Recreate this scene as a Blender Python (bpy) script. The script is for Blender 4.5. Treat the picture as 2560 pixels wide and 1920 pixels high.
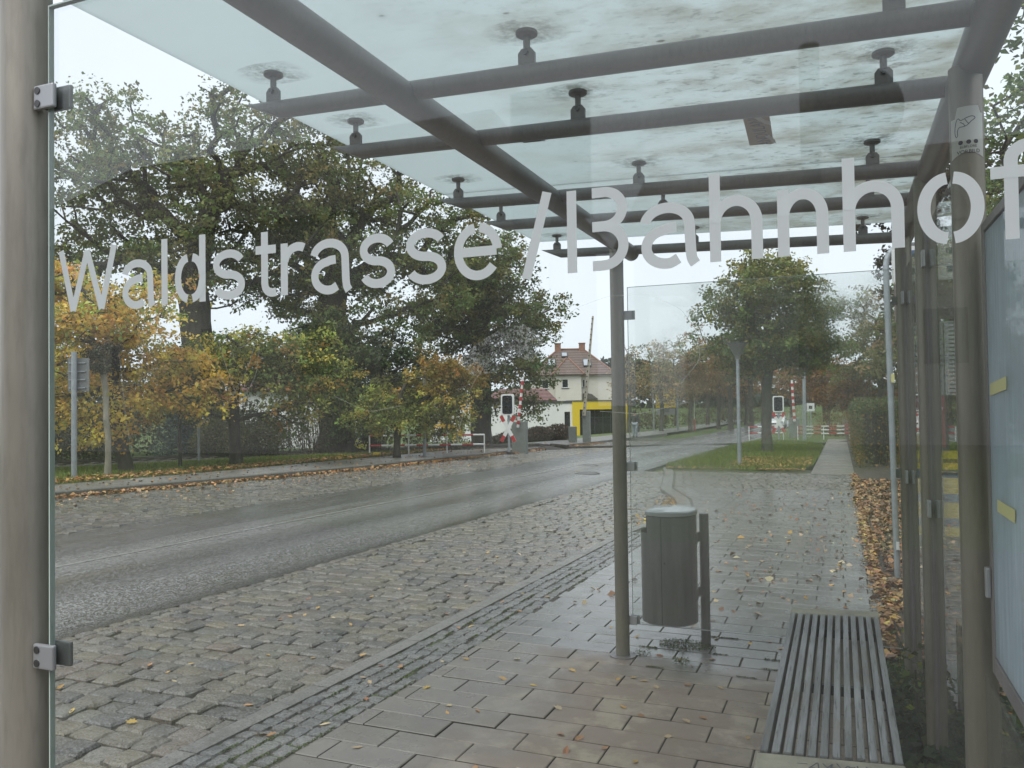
import bpy, math, random
import numpy as np
from mathutils import Matrix, Vector
rng = np.random.default_rng(7); random.seed(7)
S = bpy.context.scene
COL = S.collection
for o in list(bpy.data.objects): bpy.data.objects.remove(o)

# ------------------------------------------------------------------ camera, sky, sun, exposure
H = 1.6
yaw, pitch, roll = math.radians(22.29), math.radians(1.23), 0.014
fwd = Vector((-math.sin(yaw)*math.cos(pitch), math.cos(yaw)*math.cos(pitch), math.sin(pitch)))
rgt = Vector((math.cos(yaw), math.sin(yaw), 0)); upv = rgt.cross(fwd)
cR = rgt*math.cos(roll) - upv*math.sin(roll); cU = upv*math.cos(roll) + rgt*math.sin(roll)
cd = bpy.data.cameras.new('camera'); cam = bpy.data.objects.new('camera', cd); COL.objects.link(cam)
cd.sensor_width = 36; cd.lens = 36*2000/2560; cd.clip_start = 0.05; cd.clip_end = 3000
cam.matrix_world = Matrix(((cR.x, cU.x, -fwd.x, 0), (cR.y, cU.y, -fwd.y, 0), (cR.z, cU.z, -fwd.z, H), (0, 0, 0, 1)))
S.camera = cam

W = bpy.data.worlds.new('World'); S.world = W; W.use_nodes = True
wn = W.node_tree; wn.nodes.clear()
sky = wn.nodes.new('ShaderNodeTexSky'); sky.sky_type = 'NISHITA'; sky.sun_disc = False
SUN_EL, SUN_ROT = math.radians(60), math.radians(190)
sky.sun_elevation = SUN_EL; sky.sun_rotation = SUN_ROT; sky.air_density = 1.0; sky.dust_density = 4.0; sky.ozone_density = 1.0
hs = wn.nodes.new('ShaderNodeHueSaturation'); hs.inputs['Saturation'].default_value = 0.42
mx = wn.nodes.new('ShaderNodeMix'); mx.data_type = 'RGBA'; mx.inputs['Factor'].default_value = 0.8
mx.inputs['B'].default_value = (6.6, 7.05, 7.75, 1)          # the even grey-white of a closed cloud cover
bg = wn.nodes.new('ShaderNodeBackground'); bg.inputs['Strength'].default_value = 0.1
wo = wn.nodes.new('ShaderNodeOutputWorld')
wn.links.new(sky.outputs[0], hs.inputs['Color']); wn.links.new(hs.outputs[0], mx.inputs['A'])
wn.links.new(mx.outputs['Result'], bg.inputs['Color']); wn.links.new(bg.outputs[0], wo.inputs['Surface'])
sd = bpy.data.lights.new('sun', 'SUN'); sd.energy = 1.5; sd.angle = math.radians(56); sd.color = (1, .97, .93)
sun = bpy.data.objects.new('sun', sd); COL.objects.link(sun)
sun.rotation_euler = (math.pi/2 - SUN_EL, 0, math.pi - SUN_ROT)
V_ = S.view_settings; V_.view_transform = 'Standard'; V_.look = 'None'; V_.exposure = 0.80; V_.gamma = 1.0
V_.use_curve_mapping = False
S.render.engine = 'CYCLES'
cy = S.cycles; cy.max_bounces = 12; cy.transparent_max_bounces = 32; cy.glossy_bounces = 5; cy.transmission_bounces = 8
cy.diffuse_bounces = 3; cy.use_denoising = True; cy.caustics_refractive = True; cy.caustics_reflective = False

# ------------------------------------------------------------------ helpers: meshes
def G(Y):
    "height of the pavement: the street falls gently away from the viewer"
    if Y < 45: return -.02*(max(Y, -60)-4)
    u = min(Y, 110)-45
    return -.82-(.02*u-.5*.00023*u*u)
Gv = np.vectorize(G)
RD = -.06
def meshdata(name, V, F, mat=None, smooth=False, col=None, rnd=None):
    me = bpy.data.meshes.new(name)
    V = np.asarray(V, dtype=np.float32)
    if isinstance(F, np.ndarray):
        n, k = F.shape
        me.vertices.add(len(V)); me.vertices.foreach_set('co', V.ravel())
        me.loops.add(n*k); me.loops.foreach_set('vertex_index', F.astype(np.int32).ravel())
        me.polygons.add(n); me.polygons.foreach_set('loop_start', np.arange(0, n*k, k, dtype=np.int32))
        me.update(calc_edges=True)
    else:
        me.from_pydata([tuple(map(float, v)) for v in V], [], F); me.update()
    if mat is not None: me.materials.append(mat)
    if smooth: me.polygons.foreach_set('use_smooth', np.ones(len(me.polygons), dtype=bool))
    if col is not None:
        a = me.attributes.new('col', 'FLOAT_COLOR', 'FACE'); c = np.ones((len(me.polygons), 4), np.float32); c[:, :3] = col
        a.data.foreach_set('color', c.ravel())
    if rnd is not None:
        a = me.attributes.new('rnd', 'FLOAT', 'FACE'); a.data.foreach_set('value', np.asarray(rnd, np.float32))
    return me
def wloc(o):
    p = Vector((0, 0, 0))
    while o is not None: p = p + o.location; o = o.parent
    return p
def link(name, me, parent=None, loc=None, rot=None):
    o = bpy.data.objects.new(name, me); COL.objects.link(o)
    if parent is not None: o.parent = parent
    if loc is not None: o.location = loc
    if rot is not None: o.rotation_euler = rot
    return o
def tag(o, label=None, cat=None, group=None, kind=None):
    if label: o['label'] = label
    if cat: o['category'] = cat
    if group: o['group'] = group
    if kind: o['kind'] = kind
    return o
def thing(name, label, cat, loc, group=None, rz=0):
    o = bpy.data.objects.new(name, None); COL.objects.link(o); o.location = loc; o.rotation_euler = (0, 0, rz)
    o.empty_display_size = .2
    return tag(o, label, cat, group)
class MB:
    def __init__(s): s.v = []; s.f = []
    def add(s, V, F):
        b = len(s.v); s.v += [tuple(p) for p in V]; s.f += [tuple(i+b for i in f) for f in F]; return s
    def box(s, x0, x1, y0, y1, z0, z1):
        return s.add([(x0,y0,z0),(x1,y0,z0),(x1,y1,z0),(x0,y1,z0),(x0,y0,z1),(x1,y0,z1),(x1,y1,z1),(x0,y1,z1)],
                     [(3,2,1,0),(4,5,6,7),(0,1,5,4),(1,2,6,5),(2,3,7,6),(3,0,4,7)])
    def tube(s, p0, p1, r0, r1=None, n=12, caps=True):
        r1 = r0 if r1 is None else r1
        a, b = Vector(p0), Vector(p1); d = (b-a).normalized()
        u = d.cross(Vector((0, 0, 1)) if abs(d.z) < .9 else Vector((1, 0, 0))).normalized(); w = d.cross(u)
        V = []
        for c, r in ((a, r0), (b, r1)):
            for i in range(n):
                t = 2*math.pi*i/n; V.append(c+u*(r*math.cos(t))+w*(r*math.sin(t)))
        F = [(i, (i+1) % n, n+(i+1) % n, n+i) for i in range(n)]
        if caps: F += [tuple(range(n-1, -1, -1)), tuple(range(n, 2*n))]
        return s.add(V, [tuple(f) for f in F])
    def prism(s, poly, z0, z1):
        n = len(poly); V = [(x, y, z0) for x, y in poly]+[(x, y, z1) for x, y in poly]
        return s.add(V, [tuple(range(n-1, -1, -1)), tuple(range(n, 2*n))]+[(i, (i+1) % n, n+(i+1) % n, n+i) for i in range(n)])
    def slabz(s, poly, y0, y1):
        "polygon in x,z extruded along y"
        n = len(poly); V = [(x, y0, z) for x, z in poly]+[(x, y1, z) for x, z in poly]
        return s.add(V, [tuple(range(n)), tuple(range(2*n-1, n-1, -1))]+[((i+1) % n, i, n+i, n+(i+1) % n) for i in range(n)])
    def lathe(s, c, prof, n=16):
        V = []; m = len(prof)
        for r, z in prof:
            for i in range(n):
                t = 2*math.pi*i/n; V.append((c[0]+r*math.cos(t), c[1]+r*math.sin(t), c[2]+z))
        F = [(j*n+i, j*n+(i+1) % n, (j+1)*n+(i+1) % n, (j+1)*n+i) for j in range(m-1) for i in range(n)]
        F += [tuple(range(n-1, -1, -1)), tuple(range((m-1)*n, m*n))]
        return s.add(V, F)
    def path(s, pts, r, n=10):
        for a, b in zip(pts[:-1], pts[1:]): s.tube(a, b, r, n=n)
        return s
    def build(s, name, mat, parent=None, smooth=False, bevel=0, local=False):
        V = np.array(s.v, float)
        if parent is not None and not local:
            w = wloc(parent); V = V-np.array(w)
        me = meshdata(name, V, s.f, mat)
        if bevel:
            import bmesh
            bm = bmesh.new(); bm.from_mesh(me)
            bmesh.ops.bevel(bm, geom=[e for e in bm.edges if e.is_manifold and e.calc_face_angle(0) > .5], offset=bevel, segments=2, profile=.6, affect='EDGES', clamp_overlap=True)
            bm.to_mesh(me); bm.free()
        if smooth:
            me.polygons.foreach_set('use_smooth', np.ones(len(me.polygons), dtype=bool))
            me.set_sharp_from_angle(angle=math.radians(38))
        return link(name, me, parent)

# ------------------------------------------------------------------ helpers: materials
class NT:
    def __init__(s, name):
        s.m = bpy.data.materials.new(name); s.m.use_nodes = True; s.t = s.m.node_tree; s.t.nodes.clear()
        s.out = s.t.nodes.new('ShaderNodeOutputMaterial')
    def n(s, typ, **kw):
        nd = s.t.nodes.new(typ)
        for k, v in kw.items(): setattr(nd, k, v)
        return nd
    def l(s, a, b): s.t.links.new(a, b)
    def pos(s, sc=(1, 1, 1)):
        g = s.n('ShaderNodeNewGeometry'); v = s.n('ShaderNodeVectorMath', operation='MULTIPLY'); v.inputs[1].default_value = sc
        s.l(g.outputs['Position'], v.inputs[0]); return v.outputs[0]
    def noise(s, scale, detail=4, sc=(1, 1, 1), rough=.6, vec=None):
        t = s.n('ShaderNodeTexNoise'); t.inputs['Scale'].default_value = scale; t.inputs['Detail'].default_value = detail
        t.inputs['Roughness'].default_value = rough; s.l(vec if vec is not None else s.pos(sc), t.inputs['Vector']); return t.outputs['Fac']
    def voro(s, scale, sc=(1, 1, 1), feature='F1', out='Distance'):
        t = s.n('ShaderNodeTexVoronoi', feature=feature); t.inputs['Scale'].default_value = scale
        s.l(s.pos(sc), t.inputs['Vector']); return t.outputs[out]
    def rng(s, x, a, b, c=0., d=1., clamp=True):
        m = s.n('ShaderNodeMapRange', clamp=clamp)
        for i, v in enumerate((a, b, c, d)): m.inputs[i+1].default_value = v
        s.l(x, m.inputs[0]); return m.outputs[0]
    def math(s, op, a, b=None):
        m = s.n('ShaderNodeMath', operation=op)
        for i, v in enumerate((a, b)):
            if v is None: continue
            if isinstance(v, (int, float)): m.inputs[i].default_value = v
            else: s.l(v, m.inputs[i])
        return m.outputs[0]
    def mix(s, f, a, b):
        m = s.n('ShaderNodeMix', data_type='RGBA')
        for k, v in (('Factor', f), ('A', a), ('B', b)):
            if isinstance(v, (int, float)): m.inputs[k].default_value = v
            elif isinstance(v, tuple): m.inputs[k].default_value = (*v, 1)
            else: s.l(v, m.inputs[k])
        return m.outputs['Result']
    def bump(s, h, strength=.3, dist=.01, normal=None):
        b = s.n('ShaderNodeBump'); b.inputs['Strength'].default_value = strength; b.inputs['Distance'].default_value = dist
        s.l(h, b.inputs['Height'])
        if normal is not None: s.l(normal, b.inputs['Normal'])
        return b.outputs[0]
    def bsdf(s, color, rough=.6, metal=0., spec=.5, normal=None, coat=None):
        p = s.n('ShaderNodeBsdfPrincipled')
        for k, v in (('Base Color', color), ('Roughness', rough), ('Metallic', metal), ('Specular IOR Level', spec)):
            if isinstance(v, (int, float)): p.inputs[k].default_value = v
            elif isinstance(v, tuple): p.inputs[k].default_value = (*v, 1)
            else: s.l(v, p.inputs[k])
        if normal is not None: s.l(normal, p.inputs['Normal'])
        return p.outputs[0]
    def shmix(s, f, a, b):
        m = s.n('ShaderNodeMixShader')
        if isinstance(f, (int, float)): m.inputs[0].default_value = f
        else: s.l(f, m.inputs[0])
        s.l(a, m.inputs[1]); s.l(b, m.inputs[2]); return m.outputs[0]
    def done(s, sh): s.l(sh, s.out.inputs['Surface']); return s.m
    def rnd(s):
        "a number of its own for every loose piece: object random plus the face attribute of joined pieces"
        a = s.n('ShaderNodeAttribute', attribute_name='rnd'); o = s.n('ShaderNodeObjectInfo')
        return s.math('FRACT', s.math('ADD', a.outputs['Fac'], o.outputs['Random']))
def surf(name, c1, c2, scale=6, r1=.5, r2=.8, bscale=0, bstr=.2, bdist=.004, metal=0., spec=.5, stretch=(1, 1, 1), detail=5):
    t = NT(name); f = t.noise(scale, detail, stretch)
    f2 = t.rng(f, .3, .7); g = t.noise(scale*2.3, 3, stretch)
    nrm = t.bump(t.noise(bscale, 4, stretch), bstr, bdist) if bscale else None
    return t.done(t.bsdf(t.mix(f2, c1, c2), t.rng(g, .3, .7, r1, r2), metal, spec, nrm))
def leafmat(name, trans=.42, rough=.5, spec=.35):
    t = NT(name); a = t.n('ShaderNodeAttribute', attribute_name='col')
    p = t.bsdf(a.outputs['Color'], rough, 0, spec)
    tr = t.n('ShaderNodeBsdfTranslucent'); t.l(a.outputs['Color'], tr.inputs['Color'])
    return t.done(t.shmix(trans, p, tr.outputs[0]))
def glass_factor(t, ior=1.5, normal=None):
    g = t.n('ShaderNodeNewGeometry'); io = t.rng(g.outputs['Backfacing'], 0, 1, ior, 1/ior)
    f = t.n('ShaderNodeFresnel'); t.l(io, f.inputs['IOR'])
    if normal is not None: t.l(normal, f.inputs['Normal'])
    return f.outputs[0]
def pane_glass(name, tint=(.965, .985, .975), dirt=.03, film=(.62, .63, .62), streak=0.0, dmin=0.):
    t = NT(name)
    tr = t.n('ShaderNodeBsdfTransparent'); tr.inputs['Color'].default_value = (*tint, 1)
    gl = t.n('ShaderNodeBsdfGlossy'); gl.inputs['Roughness'].default_value = 0.0
    base = t.shmix(glass_factor(t), tr.outputs[0], gl.outputs[0])
    df = t.n('ShaderNodeBsdfDiffuse'); df.inputs['Color'].default_value = (*film, 1)
    tl = t.n('ShaderNodeBsdfTranslucent'); tl.inputs['Color'].default_value = (*film, 1)
    d = t.shmix(.5, df.outputs[0], tl.outputs[0])
    spots = t.rng(t.voro(70), .045, .02, 0, .55)                         # small dried splashes
    few = t.rng(t.noise(11, 3), .52, .66, 0, 1)
    cloud = t.rng(t.noise(3.2, 5, (1, 1, .5)), .35, .75, dmin, dirt)
    fac = t.math('ADD', cloud, t.math('MULTIPLY', spots, t.math('MULTIPLY', few, .5)))
    if streak:
        fac = t.math('ADD', fac, t.rng(t.noise(60, 3, (1, 1, .04)), .5, .8, 0, streak))
    return t.done(t.shmix(fac, base, d))
def rain_glass(name):
    "end pane that the rain runs down: streaky film that blurs, beads of water that bend the view"
    t = NT(name)
    tr = t.n('ShaderNodeBsdfTransparent'); tr.inputs['Color'].default_value = (.962, .978, .968, 1)
    gl = t.n('ShaderNodeBsdfGlossy'); gl.inputs['Roughness'].default_value = 0.02
    rf = t.n('ShaderNodeBsdfRefraction'); rf.inputs['Color'].default_value = (.95, .965, .955, 1)
    rf.inputs['IOR'].default_value = 1.10
    wet = t.rng(t.noise(1.6, 3, (1, 1, .8)), .50, .62, 0, 1)
    bead = t.rng(t.voro(130), .0, .5, 1, 0)
    beadm = t.rng(t.voro(130), .30, .25, 0, 1)
    t.l(t.math('MULTIPLY', wet, .035), rf.inputs['Roughness'])
    nb = t.bump(bead, .16, .004); t.l(nb, rf.inputs['Normal'])
    few = t.rng(t.noise(4, 4, (1, 1, .6)), .52, .60)
    fac = t.math('MAXIMUM', t.math('MULTIPLY', wet, .28), t.math('MULTIPLY', beadm, t.math('MULTIPLY', few, .7)))
    a = t.shmix(fac, tr.outputs[0], rf.outputs[0])
    a = t.shmix(glass_factor(t), a, gl.outputs[0])
    df = t.n('ShaderNodeBsdfDiffuse'); df.inputs['Color'].default_value = (.6, .62, .6, 1)
    tl = t.n('ShaderNodeBsdfTranslucent'); tl.inputs['Color'].default_value = (.6, .62, .6, 1)
    return t.done(t.shmix(t.rng(t.noise(2.2, 4), .3, .7, .012, .05), a, t.shmix(.6, df.outputs[0], tl.outputs[0])))
def roof_glass(name):
    t = NT(name)
    n1 = t.noise(3.4, 6, (1, 1.6, 1), .68); n2 = t.noise(24, 4, (.75, 1.3, 1), .7); n3 = t.noise(1.1, 3)
    # algae and leaf mould lie thicker towards the back (x > -1), where nobody wipes
    g = t.n('ShaderNodeNewGeometry'); sx = t.n('ShaderNodeSeparateXYZ'); t.l(g.outputs['Position'], sx.inputs[0])
    side = t.rng(sx.outputs['X'], -1.5, .2, .05, 1)
    stain = t.math('MULTIPLY', t.rng(n1, .44, .64), side)
    fleck = t.math('MULTIPLY', t.rng(n2, .55, .66), t.math('MULTIPLY', side, t.rng(n3, .35, .6, .25, .9)))
    spots = t.rng(t.voro(3.1, (1, 1.7, 1)), .055, .03, 0, .8)
    c = t.mix(t.math('MULTIPLY', stain, .8), (.585, .635, .64), (.33, .32, .26))
    c = t.mix(t.math('MULTIPLY', fleck, .85), c, (.13, .14, .115))
    c = t.mix(spots, c, (.12, .11, .08))
    tl = t.n('ShaderNodeBsdfTranslucent'); t.l(c, tl.inputs['Color'])
    df = t.n('ShaderNodeBsdfDiffuse'); t.l(t.mix(.5, c, (.5, .56, .55)), df.inputs['Color'])
    gl = t.n('ShaderNodeBsdfGlossy'); gl.inputs['Roughness'].default_value = .12
    tp = t.n('ShaderNodeBsdfTransparent'); t.l(c, tp.inputs['Color'])
    a = t.shmix(.06, tl.outputs[0], df.outputs[0]); a = t.shmix(.12, a, tp.outputs[0])
    return t.done(t.shmix(t.math('MULTIPLY', glass_factor(t), .5), a, gl.outputs[0]))
def flat(name, c, rough=.6, spec=.4, metal=0.): 
    t = NT(name); return t.done(t.bsdf(c, rough, metal, spec))
def steel(name, c=(.165, .152, .122), metal=.45):
    t = NT(name)
    f = t.noise(4.5, 5, (1, 1, .35)); g = t.noise(90, 3, (1, 1, .15)); sp = t.rng(t.voro(42), .09, .04, 0, .5)
    few = t.rng(t.noise(6, 2), .5, .62)
    col = t.mix(t.rng(f, .3, .7), c, tuple(x*1.5 for x in c))
    col = t.mix(t.math('MULTIPLY', t.rng(g, .45, .7, 0, .5), .5), col, tuple(x*.6 for x in c))
    col = t.mix(t.math('MULTIPLY', sp, few), col, (.30, .29, .27))
    return t.done(t.bsdf(col, t.rng(f, .3, .7, .34, .52), metal, .5, t.bump(g, .08, .002)))

M = {}
M['steel'] = steel('dull_stainless'); M['steel_dark'] = steel('painted_steel', (.15, .138, .138), .2)
M['post_near'] = steel('satin_steel', (.245, .23, .20), .5)
M['clamp'] = flat('clamp_metal', (.42, .43, .45), .38, .5, .6); M['clamp_dark'] = flat('clamp_shade', (.15, .16, .16), .45, .5, .5)
M['rubber'] = flat('black_rubber', (.012, .012, .012), .6); M['screw'] = flat('screw_steel', (.10, .10, .10), .35, .5, .7)
M['glass'] = pane_glass('shelter_glass', dirt=.05, dmin=.012)
M['glass_back'] = pane_glass('shelter_back_glass', (.93, .96, .94), .06, streak=.05)
M['rain'] = rain_glass('rain_pane'); M['roof'] = roof_glass('roof_glass')
M['case_glass'] = pane_glass('case_glass', (.92, .95, .96), .75, (.70, .79, .86), streak=.2, dmin=.4)
M['edge'] = flat('glass_edge', (.52, .62, .58), .3, .5)
M['film'] = (lambda t: t.done(t.shmix(.45, t.bsdf((.74, .78, .80), .75, 0, .2), t.n('ShaderNodeBsdfTranslucent').outputs[0])))(NT('frosted_film'))
for nd in M['film'].node_tree.nodes:
    if nd.type == 'BSDF_TRANSLUCENT': nd.inputs['Color'].default_value = (.78, .82, .84, 1)
M['paint_white'] = flat('white_paint', (.74, .75, .74), .45); M['paint_red'] = flat('red_paint', (.42, .035, .035), .45)
M['galv'] = surf('galvanised', (.30, .33, .36), (.42, .45, .48), 9, .35, .55, metal=.5)
M['black'] = flat('black_paint', (.014, .015, .017), .4); M['navy_lens'] = flat('dark_lens', (.008, .012, .022), .08, .6)
M['grey_box'] = surf('grey_cabinet', (.16, .18, .165), (.21, .23, .21), 5, .5, .7)
M['concrete'] = surf('bench_concrete', (.20, .185, .14), (.36, .33, .26), 7, .75, .9, 60, .35, .004)
M['conc_pave'] = surf('footpath_concrete', (.11, .105, .095), (.19, .18, .16), 3, .25, .6, 50, .3, .003)
M['bin'] = (lambda t: t.done(t.bsdf(t.mix(t.rng(t.noise(12, 5, (1, 1, .12)), .42, .72), (.135, .130, .124), (.065, .063, .058)), t.rng(t.noise(5, 3), .3, .7, .38, .55), .15, .45)))(NT('bin_paint'))
M['bin_lid'] = flat('wet_lid_sky_tone', (.40, .41, .41), .22, .8, .2)  # white sky reflection put into the lid's paler base colour
M['yellow'] = flat('yellow_panel', (.68, .50, .02), .4); M['yellow_tape'] = flat('yellow_tape', (.60, .56, .25), .5)
M['white_wall'] = surf('white_render', (.66, .66, .65), (.74, .74, .73), .6, .8, .9)
M['cream_wall'] = surf('cream_render', (.56, .53, .46), (.63, .60, .53), .5, .8, .95)
M['dark_trim'] = flat('dark_trim', (.06, .068, .075), .5); M['shop_glass'] = flat('shop_glass', (.012, .015, .016), .05, .6)
M['window_glass'] = flat('window_glass', (.03, .035, .04), .05, .6)
M['skylight'] = flat('skylight_glass', (.35, .38, .42), .04, 1.0)
M['brickch'] = surf('chimney_brick', (.20, .10, .07), (.30, .17, .12), 6, .8, .95)
def tilemat(name, c1, c2, per):
    t = NT(name); g = t.n('ShaderNodeNewGeometry'); sx = t.n('ShaderNodeSeparateXYZ'); t.l(g.outputs['Position'], sx.inputs[0])
    z = t.math('FRACT', t.math('MULTIPLY', sx.outputs['Z'], 1/per))
    c = t.mix(t.rng(t.noise(2.2, 5), .3, .7), c1, c2); c = t.mix(t.rng(z, .55, .8, 0, .9), c, (.045, .028, .024)); c = t.mix(t.rng(t.noise(9, 3, (1, 1, 2)), .55, .7, 0, .4), c, (.28, .23, .20))
    return t.done(t.bsdf(c, .55, 0, .5, t.bump(z, .9, .08)))
M['rooftile'] = tilemat('villa_tiles', (.105, .068, .055), (.15, .10, .082), .34)
M['redtile'] = tilemat('red_tiles', (.12, .042, .038), (.16, .06, .052), .4)
M['bark'] = surf('bark', (.028, .024, .019), (.075, .065, .05), 7, .8, .95, 14, .8, .03, stretch=(1, 1, .3))
M['bark_grey'] = surf('bark_grey', (.06, .058, .05), (.13, .125, .10), 8, .8, .95, 16, .6, .02, stretch=(1, 1, .3))
M['bark_pale'] = surf('bark_pale', (.20, .185, .14), (.31, .29, .23), 8, .8, .95, 30, .3, .01, stretch=(1, 1, .4))
M['leaf'] = leafmat('leaf_green'); M['leaf_dry'] = leafmat('leaf_autumn', .5, .6, .3); M['leaf_ground'] = leafmat('leaf_fallen', .05, .45, .5)
M['needle'] = leafmat('needle', .1, .6, .3); M['blade'] = leafmat('grass_blade', .25, .5, .3)
M['soil'] = surf('soil', (.035, .028, .02), (.075, .06, .042), 3, .6, .9, 20, .6, .03)
M['turf'] = surf('turf', (.06, .095, .022), (.11, .14, .04), 2.2, .8, .95, 45, .8, .03)
M['far_field'] = surf('field', (.06, .085, .028), (.10, .13, .04), .12, .9, .98, spec=.1)
M['ballast'] = surf('ballast', (.03, .027, .024), (.075, .068, .06), 8, .6, .9, 24, 1, .05)
M['rail'] = flat('rail_steel', (.10, .085, .075), .35, .5, .7)
M['joint'] = (lambda t: t.done(t.bsdf(t.mix(t.rng(t.noise(2.6, 4), .50, .62), (.045, .04, .03), (.06, .08, .02)), .7, 0, .4, t.bump(t.noise(60, 3), .6, .006))))(NT('joint_soil'))
M['joint_dark'] = flat('joint_shade', (.035, .03, .024), .8)
M['sandpath'] = surf('sand_path', (.13, .118, .10), (.20, .182, .155), 1.3, .35, .65, 40, .3, .004)
def stone_mat(name, pal, rlo, rhi, bs=55, bstr=.5):
    t = NT(name); r = t.rnd()
    cr = t.n('ShaderNodeValToRGB'); cr.color_ramp.interpolation = 'LINEAR'
    el = cr.color_ramp.elements
    while len(el) < len(pal): el.new(.5)
    for i, c in enumerate(pal): el[i].position = i/(len(pal)-1); el[i].color = (*c, 1)
    t.l(r, cr.inputs[0])
    sp = t.rng(t.noise(75, 3, rough=.75), .46, .62); c = t.mix(t.math('MULTIPLY', sp, .5), cr.outputs[0], (.27, .27, .26)); c = t.mix(t.rng(t.noise(90, 2), .44, .36, 0, .7), c, (.03, .03, .028))
    c = t.mix(t.rng(t.noise(3.0, 4), .5, .75, 0, .5), c, (.035, .033, .028))
    rough = t.rng(t.noise(7, 4), .35, .68, rlo, rhi)
    nb = t.bump(t.noise(bs, 5, rough=.75), bstr, .010); nb = t.bump(t.noise(11, 3), .45, .03, nb)
    return t.done(t.bsdf(c, rough, 0, .5, nb))
M['sett'] = stone_mat('granite_sett_wet', [(.105, .098, .085), (.155, .136, .096), (.09, .09, .086), (.175, .148, .098), (.125, .115, .092), (.145, .112, .085), (.13, .122, .108), (.055, .053, .05), (.19, .175, .145)], .06, .28)
M['mosaic'] = stone_mat('small_sett_wet', [(.135, .135, .13), (.175, .172, .165), (.115, .118, .12), (.155, .15, .14)], .08, .34, 80)
M['kerb'] = stone_mat('granite_kerb', [(.15, .145, .132), (.175, .168, .15)], .3, .6, 140, .5)
M['kerb_dark'] = stone_mat('far_kerb_stone', [(.09, .085, .075), (.12, .115, .10)], .3, .6, 60, .4)
def slab_mat():
    t = NT('paving_slab'); g = t.n('ShaderNodeNewGeometry'); sx = t.n('ShaderNodeSeparateXYZ'); t.l(g.outputs['Position'], sx.inputs[0])
    nz = t.noise(1.7, 5); r = t.rnd()
    # the roof keeps the slabs under it dry: wet from its drip edge outward
    wy = t.math('ADD', sx.outputs['Y'], t.math('MULTIPLY', nz, 1.3)); wx = t.math('ADD', sx.outputs['X'], t.math('MULTIPLY', nz, -.9))
    w1 = t.rng(wy, 5.15, 5.75); w2 = t.rng(wx, -1.72, -2.35)
    wet = t.math('MAXIMUM', w1, t.math('MULTIPLY', w2, .75))
    fine = t.noise(95, 4)
    dust = t.rng(t.noise(3.3, 6, rough=.7), .49, .60)
    dry = t.mix(dust, (.225, .176, .138), (.325, .272, .208))
    dry = t.mix(t.rng(r, 0, 1, 0, .35), dry, (.16, .125, .098))
    wc = t.mix(t.rng(r, 0, 1), (.115, .112, .106), (.165, .16, .152))
    c = t.mix(wet, dry, wc); c = t.mix(t.rng(fine, .55, .75, 0, .45), c, (.24, .225, .20))
    c = t.mix(t.rng(t.voro(6.5), .05, .02, 0, .8), c, (.04, .035, .03))
    rough = t.math('ADD', t.math('MULTIPLY', wet, -.52), t.rng(t.noise(5, 4), .35, .65, .60, .82))
    return t.done(t.bsdf(c, rough, 0, .5, t.bump(fine, .28, .004)))
M['slab'] = slab_mat()
def asphalt_mat():
    t = NT('asphalt_wet')
    def cell(sc):
        v = t.n('ShaderNodeTexVoronoi', feature='F1'); v.inputs['Scale'].default_value = sc; t.l(t.pos((1, .8, 1)), v.inputs['Vector'])
        sp = t.n('ShaderNodeSeparateColor'); t.l(v.outputs['Color'], sp.inputs[0]); return sp.outputs[0]
    c1, c2 = cell(80), cell(160); lane = t.noise(1.0, 4, (1.0, .035, 1)); pud = t.noise(1.0, 4, (.9, .12, 1)); fine = t.noise(70, 3, rough=.8)
    g = t.n('ShaderNodeNewGeometry'); sx = t.n('ShaderNodeSeparateXYZ'); t.l(g.outputs['Position'], sx.inputs[0]); X = t.math('ADD', sx.outputs['X'], t.rng(lane, 0, 1, -.35, .35))
    bare = t.math('MAXIMUM', t.rng(t.math('ABSOLUTE', t.math('ADD', X, 7.45)), .75, .1, 0, 1), t.rng(t.math('ABSOLUTE', t.math('ADD', X, 5.85)), .55, .1, 0, .7))   # worn crowns between the wheel tracks
    stone = t.math('MAXIMUM', t.rng(c1, .60, .80), t.rng(c2, .66, .9, 0, .8))  # cells that carry the painted glints
    c = t.mix(t.math('MULTIPLY', stone, t.rng(bare, 0, 1, .5, 1)), (.024, .024, .023), (.34, .335, .325))      # wet glints painted as pale grit in the dark binder
    c = t.mix(t.math('MULTIPLY', bare, .30), c, (.20, .197, .188))
    c = t.mix(t.rng(sx.outputs['X'], -5.42, -5.22, 0, .7), c, (.022, .020, .015))
    rough = t.math('ADD', t.rng(lane, .35, .65, .16, .32), t.rng(pud, .52, .64, 0, -.14))
    b = t.n('ShaderNodeBump'); b.inputs['Distance'].default_value = .007; t.l(t.math('ADD', fine, t.math('MULTIPLY', stone, .3)), b.inputs['Height'])
    t.l(t.rng(pud, .5, .66, .8, .2), b.inputs['Strength'])
    return t.done(t.bsdf(c, rough, 0, t.math('ADD', t.math('MULTIPLY', stone, .95), t.rng(pud, .5, .64, .22, .7)), b.outputs[0]))
M['asphalt'] = asphalt_mat()
def woodmat():
    t = NT('weathered_slat'); f = t.noise(26, 5, (1, .06, 1), .65); g = t.noise(120, 4, (1, .05, 1)); p = t.noise(5, 4, (1.5, .5, 1))
    c = t.mix(t.rng(f, .35, .65), (.10, .098, .098), (.235, .235, .24)); c = t.mix(t.rng(g, .56, .68, 0, .85), c, (.025, .023, .022))
    c = t.mix(t.rng(p, .56, .7, 0, .5), c, (.20, .165, .12))
    return t.done(t.bsdf(c, t.rng(p, .3, .7, .38, .62), 0, .5, t.bump(g, .5, .003)))
M['slat'] = woodmat()
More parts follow.
